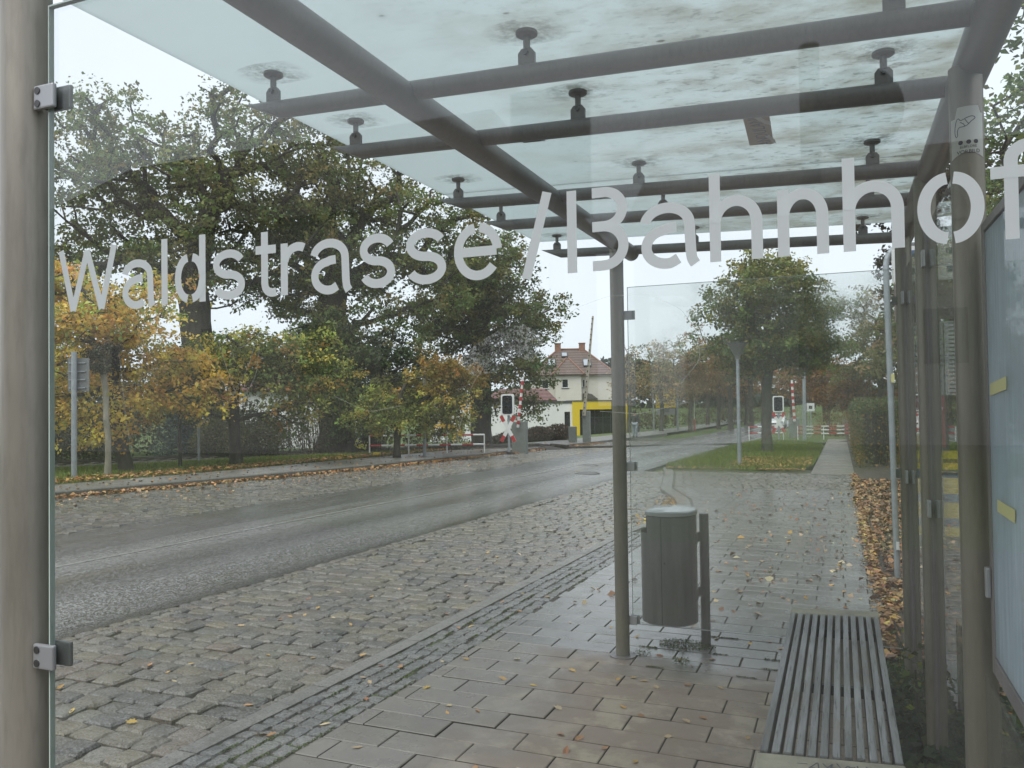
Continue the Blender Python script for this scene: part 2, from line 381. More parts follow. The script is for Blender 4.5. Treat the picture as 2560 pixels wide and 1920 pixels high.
M['line'] = (lambda t: t.done(t.shmix(t.rng(t.noise(30, 4), .42, .58, .15, .8), t.bsdf((.06, .06, .058), .3), t.bsdf((.36, .36, .34), .4))))(NT('worn_line'))

def pixpoly(o): return o
# ------------------------------------------------------------------ helpers: stones, leaves, trees
def stone_var(n=8, sq=.80, bev=.87, h=.07, dome=.005):
    "unit stone 1 x 1 (to be scaled): side, rounded shoulder, slightly domed top"
    V = []; 
    base = [(-.5, -.5), (0, -.5), (.5, -.5), (.5, 0), (.5, .5), (0, .5), (-.5, .5), (-.5, 0)]
    j = rng.normal(0, .025, (8, 2)); P = []
    for i, (x, y) in enumerate(base):
        k = sq if i % 2 == 0 else 1
        k = .94 if i % 2 == 0 else 1.0
        P.append((x*k+j[i, 0], y*k+j[i, 1]))
    for z, s in ((-h, 1.0), (-.013, .985), (0, bev)): V += [(x*s, y*s, z+(rng.normal(0, .0018) if z == 0 else 0)) for x, y in P]
    V.append((rng.normal(0, .04), rng.normal(0, .04), dome))
    F = [(r*8+i, r*8+(i+1) % 8, r*8+8+(i+1) % 8, r*8+8+i) for r in range(2) for i in range(8)]
    T = [(16+i, 16+(i+1) % 8, 24) for i in range(8)]
    return np.array(V), F, T
SV = [stone_var() for _ in range(10)]
SM_ = [stone_var(bev=.90, h=.05, dome=.003) for _ in range(8)]
def slab_var():
    V = []
    for z, e in ((-.06, 0), (-.004, 0), (0, .004)): V += [(-.2+e, -.1+e, z), (.2-e, -.1+e, z), (.2-e, .1-e, z), (-.2+e, .1-e, z)]
    F = [(r*4+i, r*4+(i+1) % 4, r*4+4+(i+1) % 4, r*4+4+i) for r in range(2) for i in range(4)]+[(8, 9, 10, 11)]
    return np.array(V), F, []
def lay(parent, name, items, near, mat, variants, camxy=(0, 0), label=None):
    """items: (x, y, z, sx, sy, rz, tilt).  the `near` largest ones stand as single pieces, the rest is one joined part"""
    items = [(*it[:6], (it[6][0]-.02, it[6][1])) for it in items]       # laid parallel to the falling street
    seen = [it for it in items if it[1] > 1.0]
    seen.sort(key=lambda it: math.hypot(it[0], it[1]))
    one, rest = seen[:near], seen[near:]+[it for it in items if it[1] <= 1.0]
    mes = []
    for V, F, T in variants: mes.append((V, F+T))
    w = np.array(wloc(parent))
    cache = {}
    for i, (x, y, z, sx, sy, rz, tl) in enumerate(one):
        vi = int(rng.integers(len(mes)))
        if vi not in cache: cache[vi] = meshdata(name, mes[vi][0], mes[vi][1], mat)
        o = link(name, cache[vi], parent, (x-w[0], y-w[1], z-w[2]), (tl[0], tl[1], rz)); o.scale = (sx, sy, 1)
    if rest:
        VV, FF, RR, b = [], [], [], 0
        for (x, y, z, sx, sy, rz, tl) in rest:
            V, F = mes[int(rng.integers(len(mes)))]
            far = math.hypot(x, y) > 26
            c, s = math.cos(rz), math.sin(rz); q = V*np.array([sx, sy, 1]); zz = q[:, 2]+q[:, 1]*tl[0]-q[:, 0]*tl[1]
            p = np.stack([q[:, 0]*c-q[:, 1]*s+x, q[:, 0]*s+q[:, 1]*c+y, zz+z], 1)-w
            VV.append(p); FF += [tuple(k+b for k in f) for f in F]; RR += [rng.random()]*len(F); b += len(V)
        me = meshdata(name, np.concatenate(VV), FF, mat, rnd=RR)
        o = link(name+'_field', me, parent); tag(o, kind='stuff')
def leaf_mesh(name, P, Nrm, size, colr, mat, aspect=.6, fold=.12, elong=None):
    n = len(P); size = np.broadcast_to(size, (n,))[:, None]
    Nrm = Nrm/np.linalg.norm(Nrm, axis=1, keepdims=True)
    t = rng.normal(size=(n, 3)); t -= (t*Nrm).sum(1, keepdims=True)*Nrm; t /= np.linalg.norm(t, axis=1, keepdims=True)
    if elong is not None: t = elong
    b = np.cross(Nrm, t)
    V = np.empty((n, 4, 3)); V[:, 0] = P-t*size*.5; V[:, 2] = P+t*size*.5
    V[:, 1] = P+b*size*aspect*.5+Nrm*size*fold+t*size*.08; V[:, 3] = P-b*size*aspect*.5+Nrm*size*fold+t*size*.08
    F = np.arange(n*4).reshape(n, 4)
    return meshdata(name, V.reshape(-1, 3), F, mat, col=np.clip(colr, .004, 1))
def palcol(n, pal, w=None, jit=.22):
    pal = np.array(pal); i = rng.choice(len(pal), n, p=w); c = pal[i]
    return c*np.exp(rng.normal(0, jit, (n, 1)))*np.exp(rng.normal(0, jit*.3, (n, 3)))
def tree(name, label, trunk, ells, ncl, nleaf, lsize, pal, tr, group=None, bark='bark', lm='leaf', sig=.55, cat='tree', side=None, tipr=.010,
         kind_part='crown', clumps=5, wander=.10, minz=.3, sparse=None):
    base = np.array(trunk[0], float)
    root = thing(name, label, cat, tuple(base), group)
    nodes, par, pl = [], [], []
    prev = -1
    for a, b in zip(trunk[:-1], trunk[1:]):
        a, b = np.array(a, float), np.array(b, float); m = max(2, int(np.linalg.norm(b-a)/.6))
        for k in range(m+1):
            if k == 0 and prev >= 0: continue
            nodes.append(a+(b-a)*k/m+(rng.normal(0, .03, 3) if 0 < k < m else 0)); par.append(prev)
            pl.append(0 if prev < 0 else pl[prev]+np.linalg.norm(nodes[-1]-nodes[prev])); prev = len(nodes)-1
    ntr = len(nodes); z0 = base[2]+(nodes[-1][2]-base[2])*minz
    vol = np.array([e[3]*e[4]*e[5] for e in ells], float); ch = rng.choice(len(ells), ncl, p=vol/vol.sum())
    u = rng.normal(size=(ncl, 3)); u /= np.linalg.norm(u, axis=1, keepdims=True)
    rad = np.maximum(rng.random(ncl)**(1/2.4), .25)[:, None]
    E = np.array(ells, float)[ch]; CL = E[:, :3]+u*rad*E[:, 3:6]
    CL = CL[CL[:, 2] > base[2]+.5]; ncl = len(CL)
    top = nodes[-1]; order = np.argsort(np.linalg.norm(CL-top, axis=1))
    tips = []
    for ci in order:
        c = CL[ci]; A = np.array(nodes); d = np.linalg.norm(A-c, axis=1)
        cost = d+.22*np.array(pl)+np.where(A[:, 2] < z0, 50, 0)+np.where(A[:, 2] > c[2]+.6, 1.0, 0)
        j = int(np.argmin(cost)); m = max(1, int(d[j]/.55)); p0 = A[j]; off = rng.normal(0, wander*d[j], 3); off[2] -= .05*d[j]
        q = j
        for k in range(1, m+1):
            tt = k/m; p = p0+(c-p0)*tt+off*math.sin(math.pi*tt)+(rng.normal(0, .05, 3) if k < m else 0)
            nodes.append(p); par.append(q); pl.append(pl[q]+np.linalg.norm(p-nodes[q])); q = len(nodes)-1
        tips.append(q)
    n = len(nodes); A = np.array(nodes); par = np.array(par); ar = np.zeros(n); 
    for q in tips: ar[q] += 1
    for i in range(n-1, 0, -1):
        if par[i] >= 0: ar[par[i]] += ar[i]
    r = tr*np.sqrt(np.maximum(ar, .6)/max(ar[0], 1)); r = np.maximum(r, tipr)
    for i in range(ntr): r[i] = max(r[i], tr*(1-.55*i/ntr)*(.6 if i > ntr*.8 else 1))
    r[0] *= 1.35
    def tubes(idx, nm):
        m = 6; ii = np.array(idx); p1 = A[ii]; p0 = A[par[ii]]; r1 = r[ii]; r0 = np.minimum(r[par[ii]], r1*1.6)
        d = p1-p0; L = np.linalg.norm(d, axis=1, keepdims=True); d = d/np.maximum(L, 1e-6)
        ref = np.where(np.abs(d[:, 2:3]) < .9, [[0, 0, 1.]], [[1., 0, 0]]); uu = np.cross(d, ref); uu /= np.linalg.norm(uu, axis=1, keepdims=True); ww = np.cross(d, uu)
        th = np.arange(m)*2*math.pi/m; cs = np.cos(th)[None, :, None]; sn = np.sin(th)[None, :, None]
        ring = uu[:, None]*cs+ww[:, None]*sn
        V = np.concatenate([p0[:, None]-d[:, None]*r0[:, None, None]*.2+ring*r0[:, None, None], p1[:, None]+ring*r1[:, None, None]], 1)-base
        k = np.arange(m); F = np.stack([k, (k+1) % m, m+(k+1) % m, m+k], 1)[None]+(np.arange(len(ii))*2*m)[:, None, None]
        link(nm, meshdata(nm, V.reshape(-1, 3), F.reshape(-1, 4), M[bark], True), root)
    tubes(range(1, ntr), 'trunk')
    if n > ntr: tubes(range(ntr, n), 'limbs')
    # foliage: leaves gather in small sprays round each twig end
    per = max(1, nleaf//ncl); sub = CL[:, None]+rng.normal(0, 1, (ncl, clumps, 3))*np.array([sig, sig, sig*.6])
    k = rng.integers(0, clumps, (ncl, per)); P = np.take_along_axis(sub, k[:, :, None].repeat(3, 2), 1)+rng.normal(0, 1, (ncl, per, 3))*np.array([sig, sig, sig*.7])*.42
    tone = palcol(ncl*clumps, pal, None, .18).reshape(ncl, clumps, 3)
    if side is not None:
        f = 1/(1+np.exp(-((sub[:, :, :]-np.array(side[0]))*np.array(side[1])).sum(2, keepdims=True)+rng.normal(0, .8, (ncl, clumps, 1))))
        tone = tone*(1-f)+palcol(ncl*clumps, side[2], None, .2).reshape(ncl, clumps, 3)*f
    tc = np.take_along_axis(tone, k[:, :, None].repeat(3, 2), 1).reshape(-1, 3)*np.exp(rng.normal(0, .16, (ncl*per, 1)))*np.exp(rng.normal(0, .07, (ncl*per, 3)))
    P = P.reshape(-1, 3); cen = CL.mean(0)
    N_ = rng.normal(0, .75, P.shape)+np.array([0, 0, .55])+(P-cen)/np.linalg.norm(P-cen, axis=1, keepdims=True)*.35
    sz = lsize*np.exp(rng.normal(0, .25, len(P)))
    keep = P[:, 2] > base[2]+.25
    link(kind_part, leaf_mesh(kind_part, P[keep]-base, N_[keep], sz[keep], tc[keep], M[lm]), root)
    return root
def bush(name, label, boxes, n, lsize, pal, group=None, cat='shrub', lm='leaf', twigs=40, kind=None, structure=None, round_=True, sidepal=None):
    "boxes: (cx, cy, z0, rx, ry, h)"
    b0 = boxes[0]; base = np.array([b0[0], b0[1], b0[2]])
    P = []; vol = np.array([b[3]*b[4]*b[5] for b in boxes]); 
    for b, m in zip(boxes, (vol/vol.sum()*n).astype(int)):
        m = max(m, 10)
        if round_:
            u = rng.normal(size=(m, 3)); u /= np.linalg.norm(u, axis=1, keepdims=True); u *= (rng.random(m)**(1/5))[:, None]
            p = u*np.array([b[3], b[4], b[5]*.5])+np.array([b[0], b[1], b[2]+b[5]*.5])
            p += .12*b[5]*np.sin(p[:, [1, 2, 0]]*4+b[0])
        else:
            f = rng.random((m, 3))*2-1; ax = rng.choice(3, m, p=[.45, .15, .4]); sgn = np.sign(rng.random(m)-.4)
            f[np.arange(m), ax] = np.where(ax == 2, 1, sgn)*(1-np.abs(rng.normal(0, .10, m)))
            p = np.stack([b[0]+f[:, 0]*b[3], b[1]+f[:, 1]*b[4], b[2]+(f[:, 2]*.5+.5)*b[5]], 1)+rng.normal(0, .05, (m, 3))
        P.append(p)
    P = np.concatenate(P); P = P[P[:, 2] > b0[2]-.05]
    N_ = rng.normal(0, .8, P.shape)+np.array([0, 0, .6])
    c = palcol(len(P), pal, None, .25); cl = np.sin(P[:, 0]*3.1+1)*np.sin(P[:, 1]*2.3)*np.sin(P[:, 2]*4)
    c = c*np.exp(.3*cl)[:, None]
    if sidepal is not None:
        f = (rng.random(len(P)) < sidepal[0](P))[:, None]; c = np.where(f, palcol(len(P), sidepal[1], None, .25), c)
    root = thing(name, label, cat, tuple(base), group)
    link('foliage', leaf_mesh('foliage', P-base, N_, lsize*np.exp(rng.normal(0, .25, len(P))), c, M[lm]), root)
    mb = MB()
    for i in range(twigs):
        b = boxes[int(rng.integers(len(boxes)))]; x, y = b[0]+rng.uniform(-.6, .6)*b[3], b[1]+rng.uniform(-.6, .6)*b[4]
        mb.tube((x, y, b[2]-.1), (x+rng.normal(0, .25)*b[3], y+rng.normal(0, .2)*b[4], b[2]+b[5]*rng.uniform(.6, 1.08)), .014, .005, 5, False)
    mb.build('stems', M['bark'], root)
    return root
def sheet(name, rows, mat, kind='structure', thick=0, parent=None):
    "strip along y: rows of (y, [x...], dz) ; z follows the street"
    V, F = [], []; m = len(rows[0][1])
    for y, xs, dz in rows:
        dzs = dz if isinstance(dz, (list, tuple)) else [dz]*m
        V += [(x, y, G(y)+d) for x, d in zip(xs, dzs)]
    for i in range(len(rows)-1):
        for j in range(m-1): F.append((i*m+j, i*m+j+1, (i+1)*m+j+1, (i+1)*m+j))
    o = link(name, meshdata(name, V, F, mat), parent)
    if kind: o['kind'] = kind
    return o
def lerp_pts(pts, y):
    ys = [p[1] for p in pts]; return float(np.interp(y, ys, [p[0] for p in pts]))
# ------------------------------------------------------------------ the setting: ground, street, pavements
KN = [(-2.87, -6), (-2.86, 2.6), (-2.79, 4.5), (-2.70, 9.9), (-2.56, 11.6), (-2.48, 13.0), (-2.80, 14.6), (-3.5, 16.6), (-4.35, 21.2), (-4.8, 23.2), (-5.0, 28), (-5.0, 41), (-5.05, 60), (-5.1, 120)]
FK = [(-15.9, -6), (-15.2, 6), (-14.6, 11), (-13.85, 16.7), (-13.35, 20.7), (-13.1, 28), (-12.75, 44), (-12.6, 70), (-12.6, 120)]
YS = [-6, 0, 2, 4, 6, 8, 10, 11.6, 13.0, 13.8, 14.6, 15.6, 16.6, 18, 19.5, 21.2, 23.2, 25, 28, 32, 36, 41, 45, 50, 55, 60, 70, 80, 90, 100, 110, 120]
gy = [-60, -6]+YS[1:]+[160, 300, 900]
ter = []
for y in gy:
    xs = [-700, -200, -80, -40, -26, -20, -16.5, -13, -5, 0, 4, 12, 40, 120, 500]
    low = [-1.3*min(1, max(0, (y-35)/30)) if x < -17 else 0 for x in xs]
    ter.append((y, xs, [-.16+l for l in low]))
sheet('ground', ter, M['far_field'])
# asphalt carriageway and the two cobbled margins
sheet('asphalt_road', [(y, np.linspace(-9.85, -5.2, 9).tolist(), [RD+.04*(1-((x+7.5)/2.35)**2) for x in np.linspace(-9.85, -5.2, 9)]) for y in YS], M['asphalt'])
sheet('centre_line', [(y, [-7.62, -7.54], RD+.044) for y in np.arange(2, 110, 1.5)], M['line'])
bay = sheet('parking_bay', [(y, [-5.2, lerp_pts(KN, y)+.02], RD-.024) for y in YS if y < 22.5], M['joint'])
items = []
y = -1.0
while y < 22.2:
    d = rng.uniform(.135, .175); xr = lerp_pts(KN, y)-.01; x = -4.98+rng.uniform(-.1, .05)
    while x < xr-.04:
        l = rng.uniform(.14, .24); l = min(l, xr-x)
        if l > .05: items.append((x+l/2, y+d/2+.012*math.sin(x*2.1+y), G(y)+RD+rng.normal(0, .005), l-.010, d-.011, rng.normal(0, .03), rng.normal(0, .018, 2)))
        x += l
    y += d
for c in (-5.155, -5.05):
    y = -1.0
    while y < 22.2:
        d = rng.uniform(.10, .16)
        if c < lerp_pts(KN, y)-.1: items.append((c, y+d/2, G(y)+RD+rng.normal(0, .003)+.002, .10, d-.01, rng.normal(0, .03), rng.normal(0, .02, 2)))
        y += d
lay(bay, 'sett', items, 300, M['sett'], SV)
far_bay = sheet('far_cobbled_margin', [(y, [lerp_pts(FK, y)-.02, -9.86], RD-.026) for y in YS if y < 60], M['joint'])
items = []
y = 4.0
while y < 48:
    d = rng.uniform(.15, .19)*(1 if y < 26 else 1.5); x = lerp_pts(FK, y)+.01
    while x < -9.9:
        l = rng.uniform(.16, .25)*(1 if y < 26 else 1.5); l = min(l, -9.88-x)
        if l > .05: items.append((x+l/2, y+d/2, G(y)+RD+rng.normal(0, .005), l-.012, d-.012, rng.normal(0, .03), rng.normal(0, .02, 2)))
        x += l
    y += d
simple = []
for _ in range(5):
    V = [(-.5, -.5, -.03), (.5, -.5, -.03), (.5, .5, -.03), (-.5, .5, -.03)]+[(sx*.42+rng.normal(0, .02), sy*.42+rng.normal(0, .02), rng.normal(0, .002)) for sx, sy in ((-1, -1), (1, -1), (1, 1), (-1, 1))]
    simple.append((np.array(V), [(i, (i+1) % 4, 4+(i+1) % 4, 4+i) for i in range(4)]+[(4, 5, 6, 7)], []))
lay(far_bay, 'sett', items, 200, M['sett'], simple)
# near kerb of long granite stones, small-sett strip, slab pavement
pav = sheet('pavement', [(y, [lerp_pts(KN, y)+.0, .45 if y < 22 else .4], -.010) for y in YS if y < 23.3], M['joint'])
y = -1.0; kerbs = tag(MB().box(0, .001, 0, .001, -.2, -.19).build('near_kerb', M['kerb']), kind='structure')
kme = None
while y < 60:
    l = rng.uniform(.85, 1.15)*(.5 if 10 < y < 18 else 1); x0, x1 = lerp_pts(KN, y), lerp_pts(KN, y+l); z0, z1 = G(y), G(y+l); g = .005; kw = .12 if y < 10 else .24
    if z0 is not None:
        V = []
        for (yy, xx, zz) in ((y+g, x0, z0), (y+l-g, x1, z1)):
            V += [(xx, yy, zz-.2), (xx, yy, zz-.008), (xx+.012, yy, zz+.003), (xx+kw-.002, yy, zz+.003), (xx+kw, yy, zz-.2)]
        F = [(i, i+5, (i+1) % 5+5, (i+1) % 5) for i in range(5)]+[(4, 3, 2, 1, 0), (5, 6, 7, 8, 9)]
        link('kerbstone', meshdata('kerbstone', V, F, M['kerb']), kerbs)
    y += l
items = []
for r in range(4):
    y = -1.0+.03*r
    while y < 10.2:
        d = rng.uniform(.085, .125); x = lerp_pts(KN, y)+.122+.052+r*.098
        items.append((x+rng.normal(0, .006), y+d/2, G(y)+rng.normal(0, .0025)+.0, .092, d-.008, rng.normal(0, .05), rng.normal(0, .02, 2)))
        y += d
sheet('mosaic_bed', [(y, [lerp_pts(KN, y)+.12, lerp_pts(KN, y)+.53], -.009) for y in YS if y < 10.2], M['joint'], None, 0, pav)
lay(pav, 'small_sett', items, 300, M['mosaic'], SM_)
items = []; j = 0; y = -1.2
while y < 16.9:
    xl = lerp_pts(KN, y)+.122+(.40 if y < 10 else .14); x = -8+.2*(j % 2)+rng.uniform(-.02, .02)
    while x < .3:
        a, b = max(x, xl), min(x+.4, .28)
        if b-a > .05: items.append(((a+b)/2, y+.1, G(y)+rng.normal(0, .0012), (b-a-.006)/.4, .955, rng.normal(0, .003), rng.normal(0, .003, 2)))
        x += .4
    y += .2; j += 1
lay(pav, 'paving_slab', items, 300, M['slab'], [slab_var()])
for me in {o.data for o in bpy.data.objects if o.type == 'MESH' and o.name.startswith('paving_slab')}:
    me.materials.append(M['joint_dark'])
    for k, p in enumerate(me.polygons):
        if k % 9 < 4: p.material_index = 1
items = []; y = 17.0
while y < 21.6:                       # cobbled drive across the pavement
    d = .17; xl = lerp_pts(KN, y)+.27; x = xl
    while x < .3:
        l = rng.uniform(.17, .25); items.append((x+l/2, y+d/2, G(y)+rng.normal(0, .004), l-.014, d-.014, rng.normal(0, .03), rng.normal(0, .02, 2))); x += l
    y += d
lay(pav, 'drive_sett', items, 0, M['sett'], simple)
# green island, path
ISL = [(-4.62, 22.7), (-3.4, 22.45), (-2.2, 22.4), (-1.05, 22.9), (-.78, 24.5), (-.74, 30), (-.75, 39), (-1.6, 44.5), (-2.9, 46.2), (-4.5, 45), (-4.78, 38), (-4.8, 28), (-4.75, 24)]
def poly_sheet(name, poly, dz, mat, kind='structure'):
    V = [(x, y, G(y)+dz) for x, y in poly]+[(x, y, G(y)-.2) for x, y in poly]; n = len(poly)
    c = (sum(p[0] for p in poly)/n, sum(p[1] for p in poly)/n); V.append((c[0], c[1], G(c[1])+dz+.02))
    F = [(i, (i+1) % n, 2*n) for i in range(n)]+[(n+i, n+(i+1) % n, (i+1) % n, i) for i in range(n)]
    return tag(link(name, meshdata(name, V, F, mat)), kind=kind)
poly_sheet('grass_island', ISL, .04, M['turf'])
sheet('sand_path', [(y, [-.74, .5], .0) for y in (21.6, 24, 28, 33, 38, 45, 52)], M['sandpath'])
sheet('right_verge', [(y, [.29, .9, 2.5, 9], [.012, .05, .08, .1]) for y in [-6, 0, 2, 4, 6, 8, 10, 13, 16, 19, 22, 26, 30, 36, 45, 60, 90, 120]], M['soil'])
sheet('right_roadside', [(y, [-5.0, -2, .6], [-.02, -.02, -.02]) for y in (45.5, 50, 60, 75, 90, 120)], M['turf'])
# far side: kerb, footpath, verge
fk = tag(MB().box(-13, -12.999, 20, 20.001, -1, -.99).build('far_kerb', M['kerb_dark']), kind='structure')
y = 3.0
while y < 62:
    l = rng.uniform(.95, 1.05); V = []
    for yy in (y+.004, y+l-.004):
        xx = lerp_pts(FK, yy); zz = G(yy)+.065
        V += [(xx, yy, zz-.25), (xx, yy, zz-.02), (xx-.02, yy, zz), (xx-.14, yy, zz), (xx-.14, yy, zz-.25)]
    F = [tuple(reversed((i, i+5, (i+1) % 5+5, (i+1) % 5))) for i in range(5)]+[(0, 1, 2, 3, 4), (9, 8, 7, 6, 5)]
    link('kerbstone', meshdata('kerbstone', V, F, M['kerb_dark']), fk); y += l
def fw(y): return lerp_pts([(-17.2, -6), (-16.5, 10), (-15.9, 16), (-15.75, 26), (-15.7, 36), (-15.2, 120)], y)
sheet('far_footpath', [(y, [fw(y), (fw(y)+lerp_pts(FK, y))/2, lerp_pts(FK, y)-.14], .058) for y in YS], M['conc_pave'])
RAILC = [(-26, 3), (-24.4, 10), (-23.3, 16), (-21.6, 22), (-19.4, 27.5), (-15.8, 33), (-11.5, 38), (-6, 42.8), (0, 47), (9, 52)]
def railx(y): return lerp_pts(RAILC, y)
sheet('grass_verge', [(y, [railx(y)+1.5, (railx(y)+1.5+fw(y))/2, fw(y)+.005], [.03, .10, .055]) for y in (-6, 3, 6, 10, 13, 16, 19, 22, 25, 27.5)]+[(29.5, [-17.1, -16.5, -15.7], .05), (31, [-16.2, -16.1, -15.72], .05)], M['turf'])
sheet('far_roadside', [(y, [-30, -19, fw(y)+.005], [-.9 if y > 50 else -.35, -.15, .05]) for y in (37, 42, 48, 55, 65, 80, 100, 120)], M['turf'])
# railway track: ballast, two rails
V, F = [], []
pts = [np.array((lerp_pts(RAILC, y), y)) for y in np.arange(3, 52, 1.0)]
def offs(i, o):
    a = pts[max(i-1, 0)]; b = pts[min(i+1, len(pts)-1)]; t = (b-a)/np.linalg.norm(b-a); return pts[i]+np.array((t[1], -t[0]))*o
onroad = lambda p: -13.2 < p[0] < 1.2
segs = [i for i in range(len(pts)) if not onroad(pts[i])]
for i in range(len(pts)):
    z = G(pts[i][1])+(.10 if not onroad(pts[i]) else RD-.1)
    for o, dz in ((-1.7, -.28), (-.95, 0), (.95, 0), (1.7, -.28)):
        p = offs(i, o); V.append((p[0], p[1], z+dz))
for i in range(len(pts)-1):
    for j in range(3): F.append((i*4+j, i*4+j+1, i*4+j+5, i*4+j+4))
tb = tag(link('railway_track', meshdata('railway_track', V, F, M['ballast'])), kind='structure')
for o in (-.38, .38):
    mb = MB()
    for i in range(len(pts)-1):
        a, b = offs(i, o), offs(i+1, o); da = .16 if not onroad(pts[i]) else RD+.052; db = .16 if not onroad(pts[i+1]) else RD+.052
        n = np.array((b[1]-a[1], a[0]-b[0])); n = n/np.linalg.norm(n)*.035
        za, zb = G(pts[i][1])+da+.03, G(pts[i+1][1])+db+.03
        if onroad(pts[i]): za -= .03
        if onroad(pts[i+1]): zb -= .03
        mb.add([(a[0]-n[0], a[1]-n[1], za-.14), (a[0]-n[0], a[1]-n[1], za), (a[0]+n[0], a[1]+n[1], za), (a[0]+n[0], a[1]+n[1], za-.14),
                (b[0]-n[0], b[1]-n[1], zb-.14), (b[0]-n[0], b[1]-n[1], zb), (b[0]+n[0], b[1]+n[1], zb), (b[0]+n[0], b[1]+n[1], zb-.14)],
               [(0, 4, 5, 1), (1, 5, 6, 2), (2, 6, 7, 3)])
    mb.build('rail', M['rail'], tb)
for i in range(len(pts)-1):
    if onroad(pts[i]) or pts[i][1] < 9: continue
    for hh in (.2, .7):
        c = pts[i]*(1-hh)+pts[i+1]*hh; a = pts[i+1]-pts[i]; t = math.atan2(a[1], a[0])-math.pi/2
        o = link('sleeper', bpy.data.meshes.get('sleeper') or MB().box(-.75, .75, -.1, .1, -.06, .04).build('sleeper', M['bark'], tb).data, tb, (c[0], c[1], G(c[1])+.10), (0, 0, t))
for o in [o for o in bpy.data.objects if o.name.startswith('sleeper') and o.location.length == 0]: bpy.data.objects.remove(o)
# level-crossing deck joints and two manhole covers in the asphalt
for (x, y, r) in ((-6.3, 20.6, .33), (-7.25, 23.8, .33)):
    z = G(y)+RD+.036
    mb = MB(); mb.lathe((x, y, z-.03), [(r, 0), (r, .04), (r-.05, .043), (r-.06, .035), (.0001, .038)], 24)
    tag(mb.build('manhole_cover', M['rail'], smooth=True), 'round iron manhole cover in the wet asphalt, '+('nearer the bay' if x > -7 else 'farther one by the centre line'), 'manhole cover', 'manhole covers in the road')

# ------------------------------------------------------------------ bus shelter
SH = thing('bus_shelter', 'steel and glass bus shelter with lettered pane facing the viewer', 'bus shelter', (-.5, 3.2, G(3.2)))
LP, RP = -1.305, .345
RZ = lambda x: 2.705-.036*(x+.0)          # underside of the roof glass rises gently towards the street
for (x, y, r, nm, mt, top) in ((LP, .965, .040, 'post', 'post_near', 2.62), (LP, 4.97, .0435, 'post', 'steel', 2.56),
                               (RP, .965, .043, 'post', 'post_near', 2.55), (RP, 2.56, .043, 'post', 'steel', 2.52), (RP+.005, 3.80, .043, 'post', 'steel', 2.52), (RP, 5.00, .043, 'post', 'steel', 2.52)):
    mb = MB(); mb.tube((x, y, G(y)-.03), (x, y, top), r, n=28)
    p = mb.build(nm, M[mt], SH, smooth=True)
    f = MB().tube((x, y, G(y)-.02), (x, y, G(y)+.008), r*1.9, n=24).build('base_plate', M['steel_dark'], p, smooth=True)
# glazing groove strips on the rear posts, seen as a darker band down each tube
for y in (3.80, 5.00):
    MB().box(RP-.008, RP+.012, y-.0475, y-.041, .1, 2.4).build('glazing_groove', M['steel_dark'], SH)
for x in (LP, RP+.025):
    MB().tube((x, .55, RZ(x)-.15), (x, 5.38, RZ(x)-.15), .052, n=24).build('beam', M['steel_dark'], SH, smooth=True)
BY = (1.30, 2.28, 2.80, 3.76, 4.33, 5.34)
for y in BY:
    xl, xr = -1.95, RP+.03
    zl, zr = RZ(xl)-.135, RZ(xr)-.135; r = .033; n = 18
    V = []
    for i in range(n):
        t = 2*math.pi*i/n; V.append((xl+.075-.075*math.sin(t), y+r*math.cos(t), zl+r*math.sin(t)))   # end cut at a slant
    for i in range(n):
        t = 2*math.pi*i/n; V.append((xr, y+r*math.cos(t), zr+r*math.sin(t)))
    F = [(i, n+i, n+(i+1) % n, (i+1) % n) for i in range(n)]+[tuple(range(n)), tuple(range(2*n-1, n-1, -1))]
    MB().add(V, F).build('roof_bar', M['steel_dark'], SH, smooth=True)
    for x in (-1.83, -.87, .15):
        zt, zb = RZ(x), RZ(x)-.135
        mb = MB(); mb.lathe((x, y, zt-.014), [(.028, 0), (.034, .004), (.034, .0135)], 22)
        mb.tube((x, y, zt-.055), (x, y, zt-.012), .011, n=12)
        q = mb.build('glass_fitting', M['steel_dark'], SH, smooth=True)
        a, b = .027, .016
        MB().slabz([(x-a, zb+.02), (x+a, zb+.02), (x+a, zb+.068), (x+b, zb+.082), (x-b, zb+.082), (x-a, zb+.068)], y-.006, y+.006).build('bracket', M['steel_dark'], q)
        MB().tube((x, y-.016, zb+.068), (x, y+.016, zb+.068), .008, n=10).build('bolt', M['screw'], q, smooth=True)
t = NT('fitting_grime'); tc = t.n('ShaderNodeTexCoord'); ln = t.n('ShaderNodeVectorMath', operation='LENGTH'); t.l(tc.outputs['Object'], ln.inputs[0])
fo = t.math('MULTIPLY', t.rng(ln.outputs['Value'], .14, .03, 0, 1), t.rng(t.noise(22, 5, rough=.7), .35, .62, 0, .85))
dk = t.n('ShaderNodeBsdfTranslucent'); dk.inputs['Color'].default_value = (.16, .15, .11, 1)
M['grime'] = t.done(t.shmix(fo, t.n('ShaderNodeBsdfTransparent').outputs[0], dk.outputs[0]))
for y in BY:
    for x in (-1.83, -.87, .15):
        if y < 2: continue
        me = MB().add([(.16*math.cos(a)*(1.5 if math.cos(a) > 0 else 1), .09*math.sin(a), -.036*.16*math.cos(a)*(1.5 if math.cos(a) > 0 else 1)) for a in np.linspace(0, 2*math.pi, 20, endpoint=False)], [tuple(range(19, -1, -1))])
        o = me.build('grime_stain', M['grime'], SH, local=True); o.location = Vector((x, y, RZ(x)-.0012))-wloc(SH)
